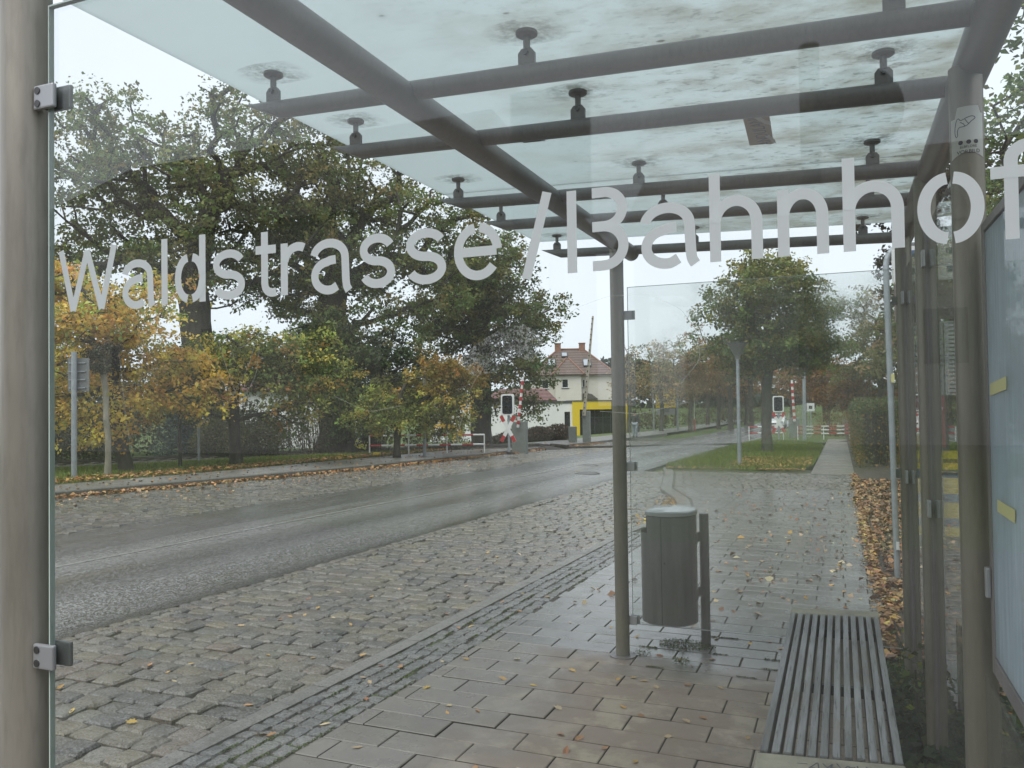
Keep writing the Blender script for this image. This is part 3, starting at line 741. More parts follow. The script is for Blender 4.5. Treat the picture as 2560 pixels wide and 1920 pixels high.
def roofpane(y0, y1, x0=-2.06, x1=.43):
    V = []
    for dz in (0, .012): V += [(x0, y0, RZ(x0)+dz), (x1, y0, RZ(x1)+dz), (x1, y1, RZ(x1)+dz), (x0, y1, RZ(x0)+dz)]
    MB().add(V, [(3, 2, 1, 0), (4, 5, 6, 7), (0, 1, 5, 4), (1, 2, 6, 5), (2, 3, 7, 6), (3, 0, 4, 7)]).build('roof_pane', M['roof'], SH)
roofpane(1.02, 2.535); roofpane(2.55, 4.035); roofpane(4.05, 5.56)
def pane(name, x0, x1, y0, y1, z0, z1, mt, rim=None):
    p = MB().box(x0, x1, y0, y1, z0, z1).build(name, M[mt], SH)
    return p
front = pane('front_pane', LP+.068, RP-.055, .955, .965, .16, 2.285, 'glass')
MB().box(LP+.0655, LP+.068, .9552, .9648, .16, 2.285).build('pane_edge', M['edge'], front)
MB().box(LP+.0655, RP-.055, .9552, .9648, 2.285, 2.2875).build('pane_edge', M['edge'], front)
endp = pane('end_pane', LP+.062, RP-.05, 4.992, 5.002, .185, 2.315, 'rain')
MB().box(LP+.062, RP-.05, 4.9922, 5.0018, 2.315, 2.3172).build('pane_edge', M['edge'], endp)
MB().box(LP+.0602, LP+.062, 4.9922, 5.0018, .185, 2.3172).build('pane_edge', M['edge'], endp)
MB().box(LP+.062, RP-.05, 4.9922, 5.0018, .1815, .185).build('pane_edge', M['clamp'], endp)
for (y0, y1, z0) in ((2.63, 3.74, .16), (3.87, 4.94, .16), (1.03, 2.50, .14)):
    pane('back_pane', RP+.002, RP+.012, y0, y1, z0, 2.3 if y0 > 2 else .84, 'glass_back')
def clamp(x, y, z, dx, dy, w=.047, h=.041, mt='clamp', dark='clamp_dark', screws=True):
    "two plates that grip the pane, the front one towards the viewer"
    if dy:
        a = MB().box(x-w/2, x+w/2, y-.015, y-.0065, z-h/2, z+h/2).build('clamp', M[mt], SH, bevel=.003)
        MB().box(x-w/2+.012, x+w/2+.014, y+.0065, y+.014, z-h/2+.002, z+h/2+.002).build('back_plate', M[dark], a, bevel=.003)
        MB().box(x-w/2+.004, x+w*.12, y-.0065, y+.0065, z-h/2+.006, z+h/2-.006).build('gasket', M['rubber'], a)
        if screws:
            for s in (-1, 1):
                t = MB().tube((x-w*.28, y-.0165, z+s*h*.27), (x-w*.28, y-.0145, z+s*h*.27), .0062, n=16).build('screw', M['screw'], a, smooth=True)
    else:
        a = MB().box(x-.020, x-.007, y-w/2, y+w/2, z-h/2, z+h/2).build('clamp', M[mt], SH, bevel=.003)
        MB().box(x+.019, x+.032, y-w/2, y+w/2, z-h/2, z+h/2).build('back_plate', M[mt], a, bevel=.003)
clamp(LP+.066, .96, 2.128, 0, 1); clamp(LP+.063, .96, 1.183, 0, 1)
for z in (2.136, 1.175, .206): clamp(LP+.064, 4.995, z, 0, 1, .056, .058, dark='clamp', screws=False)
for z in (2.136, 1.165): clamp(RP-.035, 4.995, z, 0, 1, .06, .05, mt='clamp_dark', screws=False)
for y, zs in ((3.735, (2.17, 1.13)), (4.935, (2.145, 1.15)), (3.865, (2.17, 1.13)), (2.63, (2.17, 1.13))):
    for z in zs: clamp(RP, y, z, 1, 0, .05, .07)
# display case on the back wall, half out of view
case = MB().box(RP+.034, RP+.12, 1.18, 2.47, .86, 2.06).build('display_case', M['black'], SH, bevel=.006)
MB().box(RP+.028, RP+.033, 1.22, 2.43, .92, 2.02).build('poster', surf('poster_paper', (.46, .54, .58), (.66, .71, .73), .9, .5, .6, stretch=(1, 1, .3)), case)
MB().box(RP+.020, RP+.026, 1.21, 2.44, .91, 2.03).build('case_pane', M['case_glass'], case)
MB().box(RP+.016, RP+.034, 2.44, 2.475, .86, 2.06).build('case_frame', M['steel_dark'], case, bevel=.003)
MB().box(RP+.016, RP+.034, 1.18, 2.439, .86, .905).build('case_frame', M['steel_dark'], case, bevel=.003)
MB().box(RP+.016, RP+.034, 1.18, 2.439, 2.035, 2.06).build('case_frame', M['steel_dark'], case, bevel=.003)
for y0, z0, a in ((2.30, 1.62, -.06), (2.24, 1.32, .0)):
    mb = MB(); c, s_ = math.cos(a), math.sin(a); P = [(-.11, -.015), (.11, -.017), (.105, .014), (-.115, .016)]
    V = [(RP+.0185-d, y0+u*c-v*s_, z0+u*s_+v*c) for d in (0, .001) for u, v in P]
    mb.add(V, [(0, 1, 2, 3), (7, 6, 5, 4), (0, 4, 5, 1), (1, 5, 6, 2), (2, 6, 7, 3), (3, 7, 4, 0)]).build('tape_strip', M['yellow_tape'], case)
MB().box(RP+.002, RP+.015, 2.45, 2.472, 1.06, 1.14).build('lock', M['clamp'], case, bevel=.004)

# ---- lettering of frosted film on the front pane
def ribbon(pts, t, y, closed=False):
    "flat stroke of width t along pts (x, z)"
    P = np.array(pts, float); L = np.r_[0, np.cumsum(np.linalg.norm(np.diff(P, axis=0), axis=1))]
    if len(P) > 3:
        ok = np.r_[True, np.diff(L) > 1e-6]; P, L = P[ok], L[ok]; q = np.linspace(0, L[-1], max(24, 3*len(P))); P = np.stack([np.interp(q, L, P[:, 0]), np.interp(q, L, P[:, 1])], 1)
        for _ in range(2): P[1:-1] = (P[:-2]+2*P[1:-1]+P[2:])/4
    n = len(P); d = np.gradient(P, axis=0); d /= np.linalg.norm(d, axis=1, keepdims=True)+1e-9
    nn = np.stack([-d[:, 1], d[:, 0]], 1)*t/2
    V = [(p[0], y, p[1]) for p in P+nn]+[(p[0], y, p[1]) for p in P-nn]
    return V, [(i, i+1, n+i+1, n+i) for i in range(n-1)]
def arc(cx, cy, rx, ry, a0, a1, n=18):
    return [(cx+rx*math.cos(math.radians(a0+(a1-a0)*i/n)), cy+ry*math.sin(math.radians(a0+(a1-a0)*i/n))) for i in range(n+1)]
def glyph(c, w, xh, t):
    "centre-line strokes in units of ascender height; w = width / height"
    h = t/2; R = w-h; mx = w/2; rx = w/2-h
    top = xh-h
    if c == 'W':
        q = w/4; return [[(h*.7, 1), (q, .0+h*.2)], [(q, h*.2), (mx, .96)], [(mx, .96), (w-q, h*.2)], [(w-q, h*.2), (w-h*.7, 1)]]
    if c == 'a':
        return [[(h*1.0, top-.16)]+arc(mx-.01, top-.20, rx-.0, .20, 165, 0, 14)+[(R, .16), (R+.012, .06), (R+.05, 0)],
                [(R-.16, xh*.60), (mx, xh*.59)]+arc(mx-.02, xh*.30, rx-.03, xh*.30-h*.4, 95, 285, 16)+[(R-.14, h*1.25)]]
    if c == 'l': return [[(mx, 0), (mx, 1)]]
    if c == 'd':
        c0 = w*.50
        return [[(R, 0), (R, 1)], arc(c0-.03, xh/2, c0-h-.03, xh/2-h, 95, 265, 20), arc(c0+.04, xh/2, R-c0-.04, xh/2-h, 88, 10, 8), arc(c0+.04, xh/2, R-c0-.04, xh/2-h, -88, -10, 8)]
    if c == 's':
        r = (xh-t)/4
        return [arc(mx, xh-h-r, rx, r, 20, 180, 14)[0:]+arc(mx, xh-h-r, rx, r, 180, 262, 8)[1:]+arc(mx, h+r, rx, r, 82, -60, 12)+arc(mx, h+r, rx, r, -60, -160, 8)[1:]]
    if c == 't': return [[(w*.42, .93), (w*.42, .17)]+arc(w*.42+.13, .17, .13, .12, 180, 275, 8)+[(w*.95, h)], [(0, xh-h), (w*.95, xh-h)]]
    if c == 'r': return [[(h, 0), (h, xh)], arc(w*.68, xh*.60, w*.68-h*1.2, xh*.40-h, 172, 62, 12)]
    if c == 'e':
        return [[(h*1.6, xh*.50), (w-h*1.2, xh*.50)], arc(mx, xh/2, rx, xh/2-h, 3, 84, 12), arc(mx, xh/2, rx, xh/2-h, 98, 322, 26)]
    if c == '/': return [[(h*.9, -.03), (w-h*.9, 1.02)]]
    if c == 'B':
        b = w*.42
        return [[(h, 0), (h, 1)], [(b, 1-h), (w*.66, 1-h)]+arc(w*.62, .7345, w*.32-h*.4, .2045, 88, -88, 14)+[(b, .53)], [(b, .53), (w*.60, .53)]+arc(w*.60, .2955, w*.40-h, .2345, 88, -88, 16)+[(b, h)]]
    if c in 'hn':
        return [[(h, 0), (h, 1 if c == 'h' else xh)], [(h, xh*.60)]+arc(mx, xh*.58, rx, xh*.42-h, 172, 0, 18)+[(R, xh*.5), (R, 0)]]
    if c == 'o': return [arc(mx-.022, xh/2, rx-.022, xh/2-h, 92, 268, 24), arc(mx+.022, xh/2, rx-.022, xh/2-h, 88, -88, 24)]
    if c == 'f': return [[(w*.42, 0), (w*.42, .80)]+arc(w*.42+.19, .80, .19, .2-h, 180, 80, 12), [(0, xh-h), (w*.9, xh-h)]]
LET = [('W', -1.212, -1.0818), ('a', -1.0696, -1.0021), ('l', -.9875, -.9712), ('d', -.9579, -.8965), ('s', -.882, -.8208), ('t', -.8008, -.7617), ('r', -.7551, -.7099), ('a', -.7025, -.6362),
       ('s', -.6193, -.5624), ('s', -.5448, -.4838), ('e', -.4719, -.4027), ('/', -.375, -.3338), ('B', -.3134, -.2347), ('a', -.2204, -.1536), ('h', -.1377, -.0781), ('n', -.0619, -.0078),
       ('h', .0069, .0679), ('o', .0805, .1433), ('f', .149, .193)]
HH = .1035; ZB = 1.7595
for c, xa, xb in LET:
    mb = MB()
    for k, st in enumerate(glyph(c, (xb-xa)/HH, .735, .122)):
        V, F = ribbon(st, .122, 0); V = [(xa+x*HH, .9542-.0002*k, ZB+z*HH) for x, _, z in V]
        mb.add(V, [tuple(reversed(f)) for f in F])
    mb.build('letter', M['film'], front)
# scratches and a scuffed patch on the same pane
def unpix(px, py):
    d = fwd+cR*((px-1280)/2000)-cU*((py-960)/2000); t = .9538/d.y; return (d.x*t, H+d.z*t)
SCR = [[(1390, 757), (1404, 804), (1440, 770), (1520, 740), (1620, 735), (1700, 770), (1745, 830), (1750, 900), (1700, 960)],
       [(1500, 1028), (1600, 1035), (1720, 1005)], [(500, 860), (560, 960), (600, 1010), (640, 940), (650, 860)], [(545, 850), (560, 900), (590, 985)], [(600, 870), (640, 850), (620, 920), (575, 1000)],
       [(298, 880), (316, 1060), (330, 1130)], [(1140, 1098), (1180, 960), (1240, 880)], [(835, 990), (920, 1030), (1000, 1015)]]
scm = (lambda t: t.done(t.shmix(.4, t.n('ShaderNodeBsdfTransparent').outputs[0], t.bsdf((.62, .64, .62), .6))))(NT('scratch'))
mb = MB()
for st in SCR:
    W_ = [unpix(*p) for p in st]; pp = []
    tt = np.linspace(0, len(W_)-1, 10*len(W_)); 
    Pn = np.array(W_); k = np.arange(len(W_))
    xs, zs = np.interp(tt, k, Pn[:, 0]), np.interp(tt, k, Pn[:, 1])
    for _ in range(5): xs[1:-1] = (xs[:-2]+xs[1:-1]*2+xs[2:])/4; zs[1:-1] = (zs[:-2]+zs[1:-1]*2+zs[2:])/4
    V, F = ribbon(np.stack([xs, zs], 1),   .00045, .9537); mb.add(V, F)
o = mb.build('scratches', scm, front); o['kind'] = 'stuff'
t = NT('scuffed_patch'); tp = t.n('ShaderNodeBsdfTransparent')
f = t.math('MULTIPLY', t.rng(t.noise(420, 3), .45, .62), t.rng(t.noise(14, 3), .40, .56, 0, .42))
M['scuff'] = t.done(t.shmix(f, tp.outputs[0], t.bsdf((.52, .55, .55), .7)))
poly = [(1150, 905), (1165, 880), (1215, 845), (1260, 818), (1310, 810), (1350, 835), (1365, 880), (1330, 905), (1290, 890), (1240, 930), (1180, 940)]
W_ = [unpix(*p) for p in poly]
MB().add([(x, .9534, z) for x, z in W_], [tuple(range(len(W_)))]).build('scuffed_patch', M['scuff'], front)

# ---- stickers
def text_mesh(name, txt, size, mat, parent, M4, extrude=.0002):
    cu = bpy.data.curves.new(name, 'FONT'); cu.body = txt; cu.size = size; cu.extrude = extrude; cu.align_x = 'CENTER'; cu.align_y = 'CENTER'; cu.resolution_u = 3
    ob = bpy.data.objects.new(name, cu); COL.objects.link(ob); bpy.context.view_layer.update()
    me = bpy.data.meshes.new_from_object(ob.evaluated_get(bpy.context.evaluated_depsgraph_get())); bpy.data.objects.remove(ob)
    me.name = name; me.transform(M4); w = wloc(parent); me.transform(Matrix.Translation(-w)); me.materials.clear(); me.materials.append(mat)
    return link(name, me, parent)
ST = flat('sticker_white', (.50, .51, .49), .55); INK = flat('sticker_ink', (.02, .024, .04), .6); TAN = flat('sticker_tan', (.38, .24, .11), .6); BRN = flat('sticker_brown', (.075, .065, .06), .6); TORN = flat('torn_paper', (.60, .58, .54), .8)
# bird sticker wrapped round the post
py, px_, r = 2.56, RP, .0436
def onpost(u, z, lift=0.0):            # u = angle in degrees, 0 = towards the viewer
    a = math.radians(-97+u); return (px_+(r+lift)*math.cos(a), py+(r+lift)*math.sin(a), z)
mb = MB(); V, F = [], []
for i in range(13):
    u = -60+10*i
    for z in (2.262+.010*math.cos(math.radians(u*2)), 2.40-(.03 if u < -30 else 0)-(.02 if u > 40 else 0)): V.append(onpost(u, z, .0004))
for i in range(12): F.append((2*i, 2*i+2, 2*i+3, 2*i+1))
stk = mb.add(V, F).build('sticker', ST, SH, smooth=True)
def curve_ink(pts, t, nm, par):
    mb = MB(); V, F = ribbon(pts, t, 0); mb.add([onpost(x, z, .0009) for x, _, z in V], F); return mb.build(nm, INK, par)
class _P: pass
K = math.degrees(1/r)
def ink(pts, t):
    V, F = ribbon([(p[0]*.001, p[1]) for p in pts], t, 0)
    mb = MB(); mb.add([onpost(x*K, z, .0009) for x, _, z in V], F); mb.build('bird_drawing', INK, stk)
ink([(-30, 2.345), (-26, 2.365), (-20, 2.372), (-16, 2.360), (-4, 2.366), (14, 2.372), (24, 2.366), (10, 2.356), (4, 2.348), (-8, 2.342), (-18, 2.346), (-24, 2.335), (-22, 2.318), (-28, 2.316), (-31, 2.330), (-30, 2.345)], .0022)
ink([(-16, 2.358), (-8, 2.352), (-4, 2.345)], .002); ink([(-4, 2.364), (2, 2.354), (6, 2.350)], .002)
for i, u in enumerate((-16, 4, 22)):
    mb = MB(); mb.add([onpost((u+6*math.cos(2*math.pi*k/20))*.001*K, 2.300+.006*math.sin(2*math.pi*k/20), .0008) for k in range(20)], [tuple(range(20))]); mb.build('round_icon', INK, stk)
def wraptext(txt, size, z):
    o = text_mesh('sticker_lettering', txt, size, INK, stk, Matrix.Identity(4), .0001); w = wloc(stk)
    for v in o.data.vertices:
        p = v.co+w; q = onpost(p.x*K+4, z+p.y, .0009); v.co = Vector(q)-w
wraptext('ELBFLORE', .0095, 2.287); wraptext('VORBILD', .0145, 2.273)
# torn brown sticker on the roof glass
zz = RZ(-.29)-.0008
sl = lambda x, y, d: Vector((x, y, RZ(x)-d))
A = [sl(-.335, 3.26, .001), sl(-.235, 3.285, .001), sl(-.246, 3.665, .001), sl(-.347, 3.66, .001)]
rs = MB().add(A, [(0, 1, 2, 3)]).build('roof_sticker', TAN, SH)
for a, b in ((.80, .98),):
    MB().add([A[0].lerp(A[1], .22), A[0].lerp(A[1], .98), A[3].lerp(A[2], .98), A[3].lerp(A[2], .22)], [(0, 1, 2, 3)])
mat4 = Matrix.Translation((-.285, 3.46, RZ(-.285)-.002)) @ Matrix.Rotation(math.atan(.036), 4, 'Y') @ Matrix.Rotation(math.radians(-92), 4, 'Z') @ Matrix.Scale(-1, 4, (0, 1, 0))
text_mesh('roof_sticker_lettering', 'ANDULAND', .075, BRN, rs, mat4)
MB().add([sl(-.335+u*.1, 3.27+v*.39, .003) for u, v in ((.35, 0), (.6, 0), (.8, .16), (1.0, .22), (.97, .34), (.75, .28), (.52, .14))], [tuple(range(7))]).build('torn_strip', TORN, rs)
MB().add([sl(-.335+u*.1, 3.27+v*.39, .003) for u, v in ((.62, .72), (.8, .66), (.98, .86), (1.0, .98), (.86, .96), (.8, .84))], [tuple(range(6))]).build('torn_strip', TORN, rs)
zz = RZ(-1.22)-.0008
MB().add([(-1.28, 3.25, zz), (-1.18, 3.26, zz), (-1.18, 3.31, zz), (-1.28, 3.30, zz)], [(0, 1, 2, 3)]).build('roof_sticker', BRN, SH)
MB().add([(-1.26, 3.235, zz-.001), (-1.16, 3.275, zz-.001), (-1.16, 3.29, zz-.001), (-1.26, 3.28, zz-.001)], [(0, 1, 2, 3)]).build('roof_sticker', TAN, SH)
# ------------------------------------------------------------------ bench and bin
BN = thing('bench', 'slatted grey wooden bench on concrete ends with scrawled graffiti', 'bench', (-.055, 3.62, G(3.62)), None)
bz = .45
def yrow(u): return u*.10            # the ends stand a touch askew
def cblock(y0, y1, nm):
    mb = MB(); P = [(-.275, y0), (.165, y0+.06), (.165, y1+.06), (-.275, y1)]
    mb.prism(P, G(y0)-.02, bz-.004); return mb.build(nm, M['concrete'], BN, bevel=.008)
front_end = cblock(2.60, 2.735, 'concrete_end'); back_end = cblock(4.545, 4.67, 'concrete_end')
n = 12; pit = .44/n
for i in range(n):
    x = -.274+pit*(i+.5); o = (x+.275)/.44*.06; w = .0122; d = rng.normal(0, .0012)
    mb = MB(); mb.add([(x-w, 2.742+o, bz-.065), (x+w, 2.742+o, bz-.065), (x+w, 4.54+o, bz-.065), (x-w, 4.54+o, bz-.065),
                       (x-w, 2.742+o, bz+d), (x+w, 2.742+o, bz+d), (x+w, 4.54+o, bz+d), (x-w, 4.54+o, bz+d)], [(3, 2, 1, 0), (4, 5, 6, 7), (0, 1, 5, 4), (1, 2, 6, 5), (2, 3, 7, 6), (3, 0, 4, 7)])
    mb.build('slat', M['slat'], BN, bevel=.0035)
for y in (2.80, 3.62, 4.48):
    MB().box(-.27, .16, y+.02, y+.05, bz-.105, bz-.066).build('cross_bar', M['black'], BN)
MB().add([(-.272, 2.7355, bz-.03), (.163, 2.7955, bz-.03), (.163, 2.7415+.06, bz-.03), (-.272, 2.7415, bz-.03), (-.272, 2.7355, bz-.008), (.163, 2.7955, bz-.008), (.163, 2.8015, bz-.008), (-.272, 2.7415, bz-.008)],
         [(4, 5, 6, 7), (0, 1, 5, 4)]).build('rubber_strip', M['rubber'], BN)
mb = MB(); gr = [[(-.15, .6), (-.12, .62)], [(-.115, .3), (-.09, .8), (-.085, .3), (-.11, .42)], [(-.075, .75), (-.055, .35), (-.045, .8), (-.06, .5)], [(-.05, .55), (-.02, .45), (-.035, .85)], [(-.02, .3), (0, .8), (.01, .3), (.02, .75), (-.01, .5)],
           [(.025, .8), (.03, .3)], [(.035, .55), (.055, .6), (.05, .3)], [(.05, .8), (.07, .4), (.09, .75), (.075, .3)], [(.095, .6), (.115, .58)], [(.135, .45), (.14, .55)]]
for st in gr:
    V, F = ribbon(st, .0042, 0); V2 = []
    for x, _, zz in V: V2.append((x, 2.598+(x+.275)/.44*.06+.02+.10*zz*.9, bz+.0003))
    P = [(st_[0], st_[1]) for st_ in st]
    P2 = [(x, 2.615+(x+.275)/.44*.06+.10*v) for x, v in P]
    V, F = ribbon(P2, .0042, 0); mb.add([(x, y, bz-.0034) for x, _, y in V], F)
mb.build('graffiti', flat('marker_ink', (.03, .035, .06), .5), front_end)

BI = thing('litter_bin', 'grey steel litter bin with wet flat lid on its own post', 'litter bin', (-.87, 5.38, G(5.38)))
bx, by, br = -1.062, 5.27, .180
zb, zm, zt = .155, .735, .845
N_ = 56; prof = []
ang = [2*math.pi*i/N_ for i in range(N_)]
P = [(bx+br*math.cos(a), by+br*math.sin(a)) for a in ang]
V, F = [], []
top = lambda x: zm if x < bx-br+.062 else zt
for x, y in P: V += [(x, y, zb), (x, y, zm), (x, y, top(x))]
for i in range(N_):
    j = (i+1) % N_; F.append((3*i, 3*j, 3*j+1, 3*i+1))
    if top(P[i][0]) > zm and top(P[j][0]) > zm: F.append((3*i+1, 3*j+1, 3*j+2, 3*i+2))
Vn = len(V)
for x, y in P: V.append((bx+(x-bx)*.93, by+(y-by)*.93, zb))
F.append(tuple(Vn+N_-1-i for i in range(N_)))
F += [(3*i, Vn+i, Vn+(i+1) % N_, 3*((i+1) % N_)) for i in range(N_)]
xc = bx-br+.062; hh = math.sqrt(br*br-(xc-bx)**2)
MB().add(V, F).add([(xc, by-hh, zm-.2), (xc, by-.03, zm-.2), (xc, by-.03, zt), (xc, by-hh, zt)], []).build('body', M['bin'], BI, smooth=True)
MB().add([(xc, by-hh, zm), (xc+.02, by-hh, zm), (xc+.02, by+hh, zm), (xc, by+hh, zm), (xc, by-hh, zt), (xc+.02, by-hh, zt), (xc+.02, by+hh, zt), (xc, by+hh, zt)], [(0, 3, 7, 4), (1, 5, 6, 2)]).build('inner_wall', M['black'], BI)
lidp = [p for p in P if p[0] > xc-.004]; lidp = [(xc-.006, by+hh+.004), (xc-.006, by-hh-.004)]
a0 = math.acos((xc-bx)/br); lidp += [(bx+(br+.006)*math.cos(a), by+(br+.006)*math.sin(a)) for a in np.linspace(2*math.pi-a0, 2*math.pi+a0, 40)[1:-1]]
mb = MB(); nL = len(lidp); cen = (bx+.02, by)
V = [(x, y, zt+.006) for x, y in lidp]+[(x, y, zt+.028) for x, y in lidp]+[(cen[0]+(x-cen[0])*.95, cen[1]+(y-cen[1])*.95, zt+.036) for x, y in lidp]+[(cen[0], cen[1], zt+.043)]
F = [(r*nL+i, r*nL+(i+1) % nL, (r+1)*nL+(i+1) % nL, (r+1)*nL+i) for r in range(2) for i in range(nL)]+[(2*nL+i, 2*nL+(i+1) % nL, 3*nL) for i in range(nL)]+[tuple(range(nL-1, -1, -1))]
MB().add(V, F).build('lid', M['bin_lid'], BI, smooth=True)
V, F = [], []; dA = np.linspace(math.radians(-93), math.radians(-18), 22)
for r in (br+.001, br+.005):
    for a in dA: V += [(bx+r*math.cos(a), by+r*math.sin(a), zb+.006), (bx+r*math.cos(a), by+r*math.sin(a), zt-.01)]
m = len(dA)*2
for i in range(len(dA)-1): F += [(m+2*i, m+2*i+2, m+2*i+3, m+2*i+1)]
F += [(0, m, m+1, 1), (m-2, m-1, 2*m-1, 2*m-2), tuple([2*i+1 for i in range(len(dA))]+[m+2*i+1 for i in reversed(range(len(dA)))])]
door = MB().add(V, F).build('door', M['bin'], BI, smooth=True)
a = dA[0]-.02; MB().add([(bx+(br+.004)*math.cos(a+d_), by+(br+.004)*math.sin(a+d_), z) for d_, z in ((-.017, zb+.002), (.017, zb+.002), (.017, zt-.005), (-.017, zt-.005))], [(0, 1, 2, 3)]).build('door_gap', M['black'], BI)
a = dA[0]+.09; q = (bx+(br+.0045)*math.cos(a), by+(br+.0045)*math.sin(a)); MB().tube((q[0], q[1], .555), (q[0]+.002*math.cos(a), q[1]+.002*math.sin(a), .555), .007, n=12).build('keyhole', M['black'], door)
for z in (.70, .345):
    a = dA[-1]+.05; q = (bx+(br+.006)*math.cos(a), by+(br+.006)*math.sin(a)); MB().box(q[0]-.012, q[0]+.014, q[1]-.012, q[1]+.008, z-.035, z+.035).build('hinge', M['bin'], BI, bevel=.003)
MB().tube((-.852, 5.39, G(5.37)-.03), (-.852, 5.39, .84), .031, n=20).build('post', M['bin'], BI, smooth=True)
MB().box(-.92, -.855, 5.35, 5.37, .3, .36).build('bracket', M['bin'], BI); MB().box(-.92, -.855, 5.35, 5.37, .66, .72).build('bracket', M['bin'], BI)
# moss and mud under the bin, weeds at the posts
def tuft(cx, cy, rx, ry, n, h, nm='moss'):
    ang = rng.random(n)*6.283; rr = np.sqrt(rng.random(n)); x = cx+rr*rx*np.cos(ang); y = cy+rr*ry*np.sin(ang)
    P = np.stack([x, y, Gv(y)+h*rng.random(n)*.5+.006], 1)
    return P, palcol(n, [(.075, .105, .02), (.10, .125, .028), (.055, .075, .02)], None, .25)
A = [tuft(-.98, 5.32, .17, .13, 900, .03), tuft(-1.19, 5.02, .06, .04, 120, .06), tuft(-.83, 5.33, .05, .04, 150, .03), tuft(-.93, 4.93, .05, .03, 130, .07)]
for k in range(28):
    yy = rng.uniform(2.7, 7.5); A.append(tuft(lerp_pts(KN, yy)+.125+.098*rng.integers(1, 5), yy, .007, rng.uniform(.05, .25), 110, .003))
for k in range(10): A.append(tuft(-1.2+rng.random()*1.0, 4.8+.2*rng.integers(0, 5), .06, .006, 70, .004))
P = np.concatenate([a[0] for a in A]); c = np.concatenate([a[1] for a in A])
tag(link('moss_and_weeds', leaf_mesh('moss_and_weeds', P, rng.normal(0, .5, P.shape)+[0, 0, .6], .011*np.exp(rng.normal(0, .3, len(P))), c, M['blade'], .5)), 'moss and small weeds in the paving joints', kind='stuff')

# ------------------------------------------------------------------ timetable stand by the path
TS = thing('timetable_stand', 'galvanised bus stop frame carrying timetables and yellow posters', 'timetable stand', (.45, 8.0, G(8)))
zg = G(8)
pts = [(.445, 8, zg-.05), (.41, 8, 2.60)]+[(.41+.16-.16*math.cos(a), 8, 2.78+.19*math.sin(a)) for a in np.linspace(0, math.pi/2, 6)]+[(1.15, 8, 2.97)]+[(1.15+.16*math.sin(a), 8, 2.78+.19*math.cos(a)) for a in np.linspace(0, math.pi/2, 6)]+[(1.30, 8, zg-.05)]
MB().path(pts, .026, 12).build('frame', M['galv'], TS, smooth=True)
PW = flat('panel_white', (.62, .63, .64), .4); PBR = flat('panel_brown', (.15, .12, .115), .4); PRED = flat('panel_red', (.42, .06, .07), .4); PBL = flat('panel_blue_print', (.05, .09, .20), .5); PINK = flat('panel_print', (.14, .14, .15), .6); PGR = flat('panel_light', (.45, .46, .46), .45)
def panel(x0, x1, z0, z1, mt, nm='panel', rows=0, rc=None, cols=1):
    p = MB().box(x0, x1, 7.962, 7.975, z0, z1).build(nm, mt, TS)
    if rows:
        mb = MB()
        for r in range(rows):
            for q in range(cols):
                zz = z1-(z1-z0)*(r+.6)/rows; a = x0+(x1-x0)*(.08+.92*q/cols); b = a+(x1-x0)/cols*rng.uniform(.5, .85)
                mb.add([(a, 7.9612, zz), (b, 7.9612, zz), (b, 7.9612, zz+(z1-z0)/rows*.35), (a, 7.9612, zz+(z1-z0)/rows*.35)], [(0, 1, 2, 3)])
        mb.build('print', rc or PINK, p)
panel(.455, 1.26, 2.62, 2.94, PW, 'header_panel', 2, PBL, 2); panel(.47, .585, 2.27, 2.60, PBR); panel(.595, 1.26, 2.27, 2.60, PBR)
panel(.485, .585, 1.60, 2.25, PW, 'timetable', 16); panel(.595, .85, 1.60, 2.25, PGR, 'timetable', 14, None, 3); panel(.86, 1.26, 1.60, 2.25, PW, 'timetable', 18, None, 4)
panel(.495, .56, 1.16, 1.58, PGR, 'notice', 8, PRED); panel(.57, .85, 1.14, 1.59, PRED, 'notice', 6, PW, 2)
panel(.50, 1.26, 1.04, 1.11, M['yellow'], 'yellow_poster'); panel(.50, 1.26, .36, 1.00, M['yellow'], 'yellow_poster', 3, PBL, 3)
MB().box(.427, .455, 7.955, 7.966, 1.72, 1.80).build('small_sticker', M['yellow_tape'], TS)
MB().box(.435, .462, 7.953, 7.966, .22, .29).build('small_sticker', PW, TS)

# ------------------------------------------------------------------ street lamp, poles and signs
def lamp(x, y, zt, label, head=True, group='slim grey street lamps'):
    L = thing('street_lamp', label, 'street lamp', (x, y, G(y))); g = G(y)
    MB().tube((x, y, g-.05), (x, y, g+1.0), .060, n=14).tube((x, y, g+1.0), (x, y, zt), .052, .046, n=14).build('pole', M['galv'], L, smooth=True)
    h = MB().lathe((x, y, zt), [(.07, -.08), (.075, 0), (.11, .05), (.24, .30), (.30, .37), (.29, .385), (.0001, .40)], 24).build('lamp_head', surf('lamp_shade', (.16, .165, .16), (.22, .225, .215), 6, .3, .5), L, smooth=True)
    MB().lathe((x, y, zt), [(.31, .372), (.315, .385), (.31, .392)], 24).build('rim', M['dark_trim'], h, smooth=True)
lamp(-2.71, 23.73, 2.80, 'grey street lamp with funnel-shaped head on the green island')
L = thing('utility_pole', 'slim grey pole by the far footpath, its top lost in the leaves', 'pole', (-14.36, 26.36, G(26.36))); MB().tube((-14.36, 26.36, G(26.36)-.1), (-14.33, 26.35, 2.55), .065, .055, n=12).build('mast', M['galv'], L, smooth=True)
RS = thing('road_sign', 'grey back of a square road sign on a pole on the far verge', 'road sign', (-17.24, 13.96, G(14)))
MB().tube((-17.24, 13.96, -.35), (-17.17, 13.91, 2.95), .065, n=14).build('pole', M['galv'], RS, smooth=True)
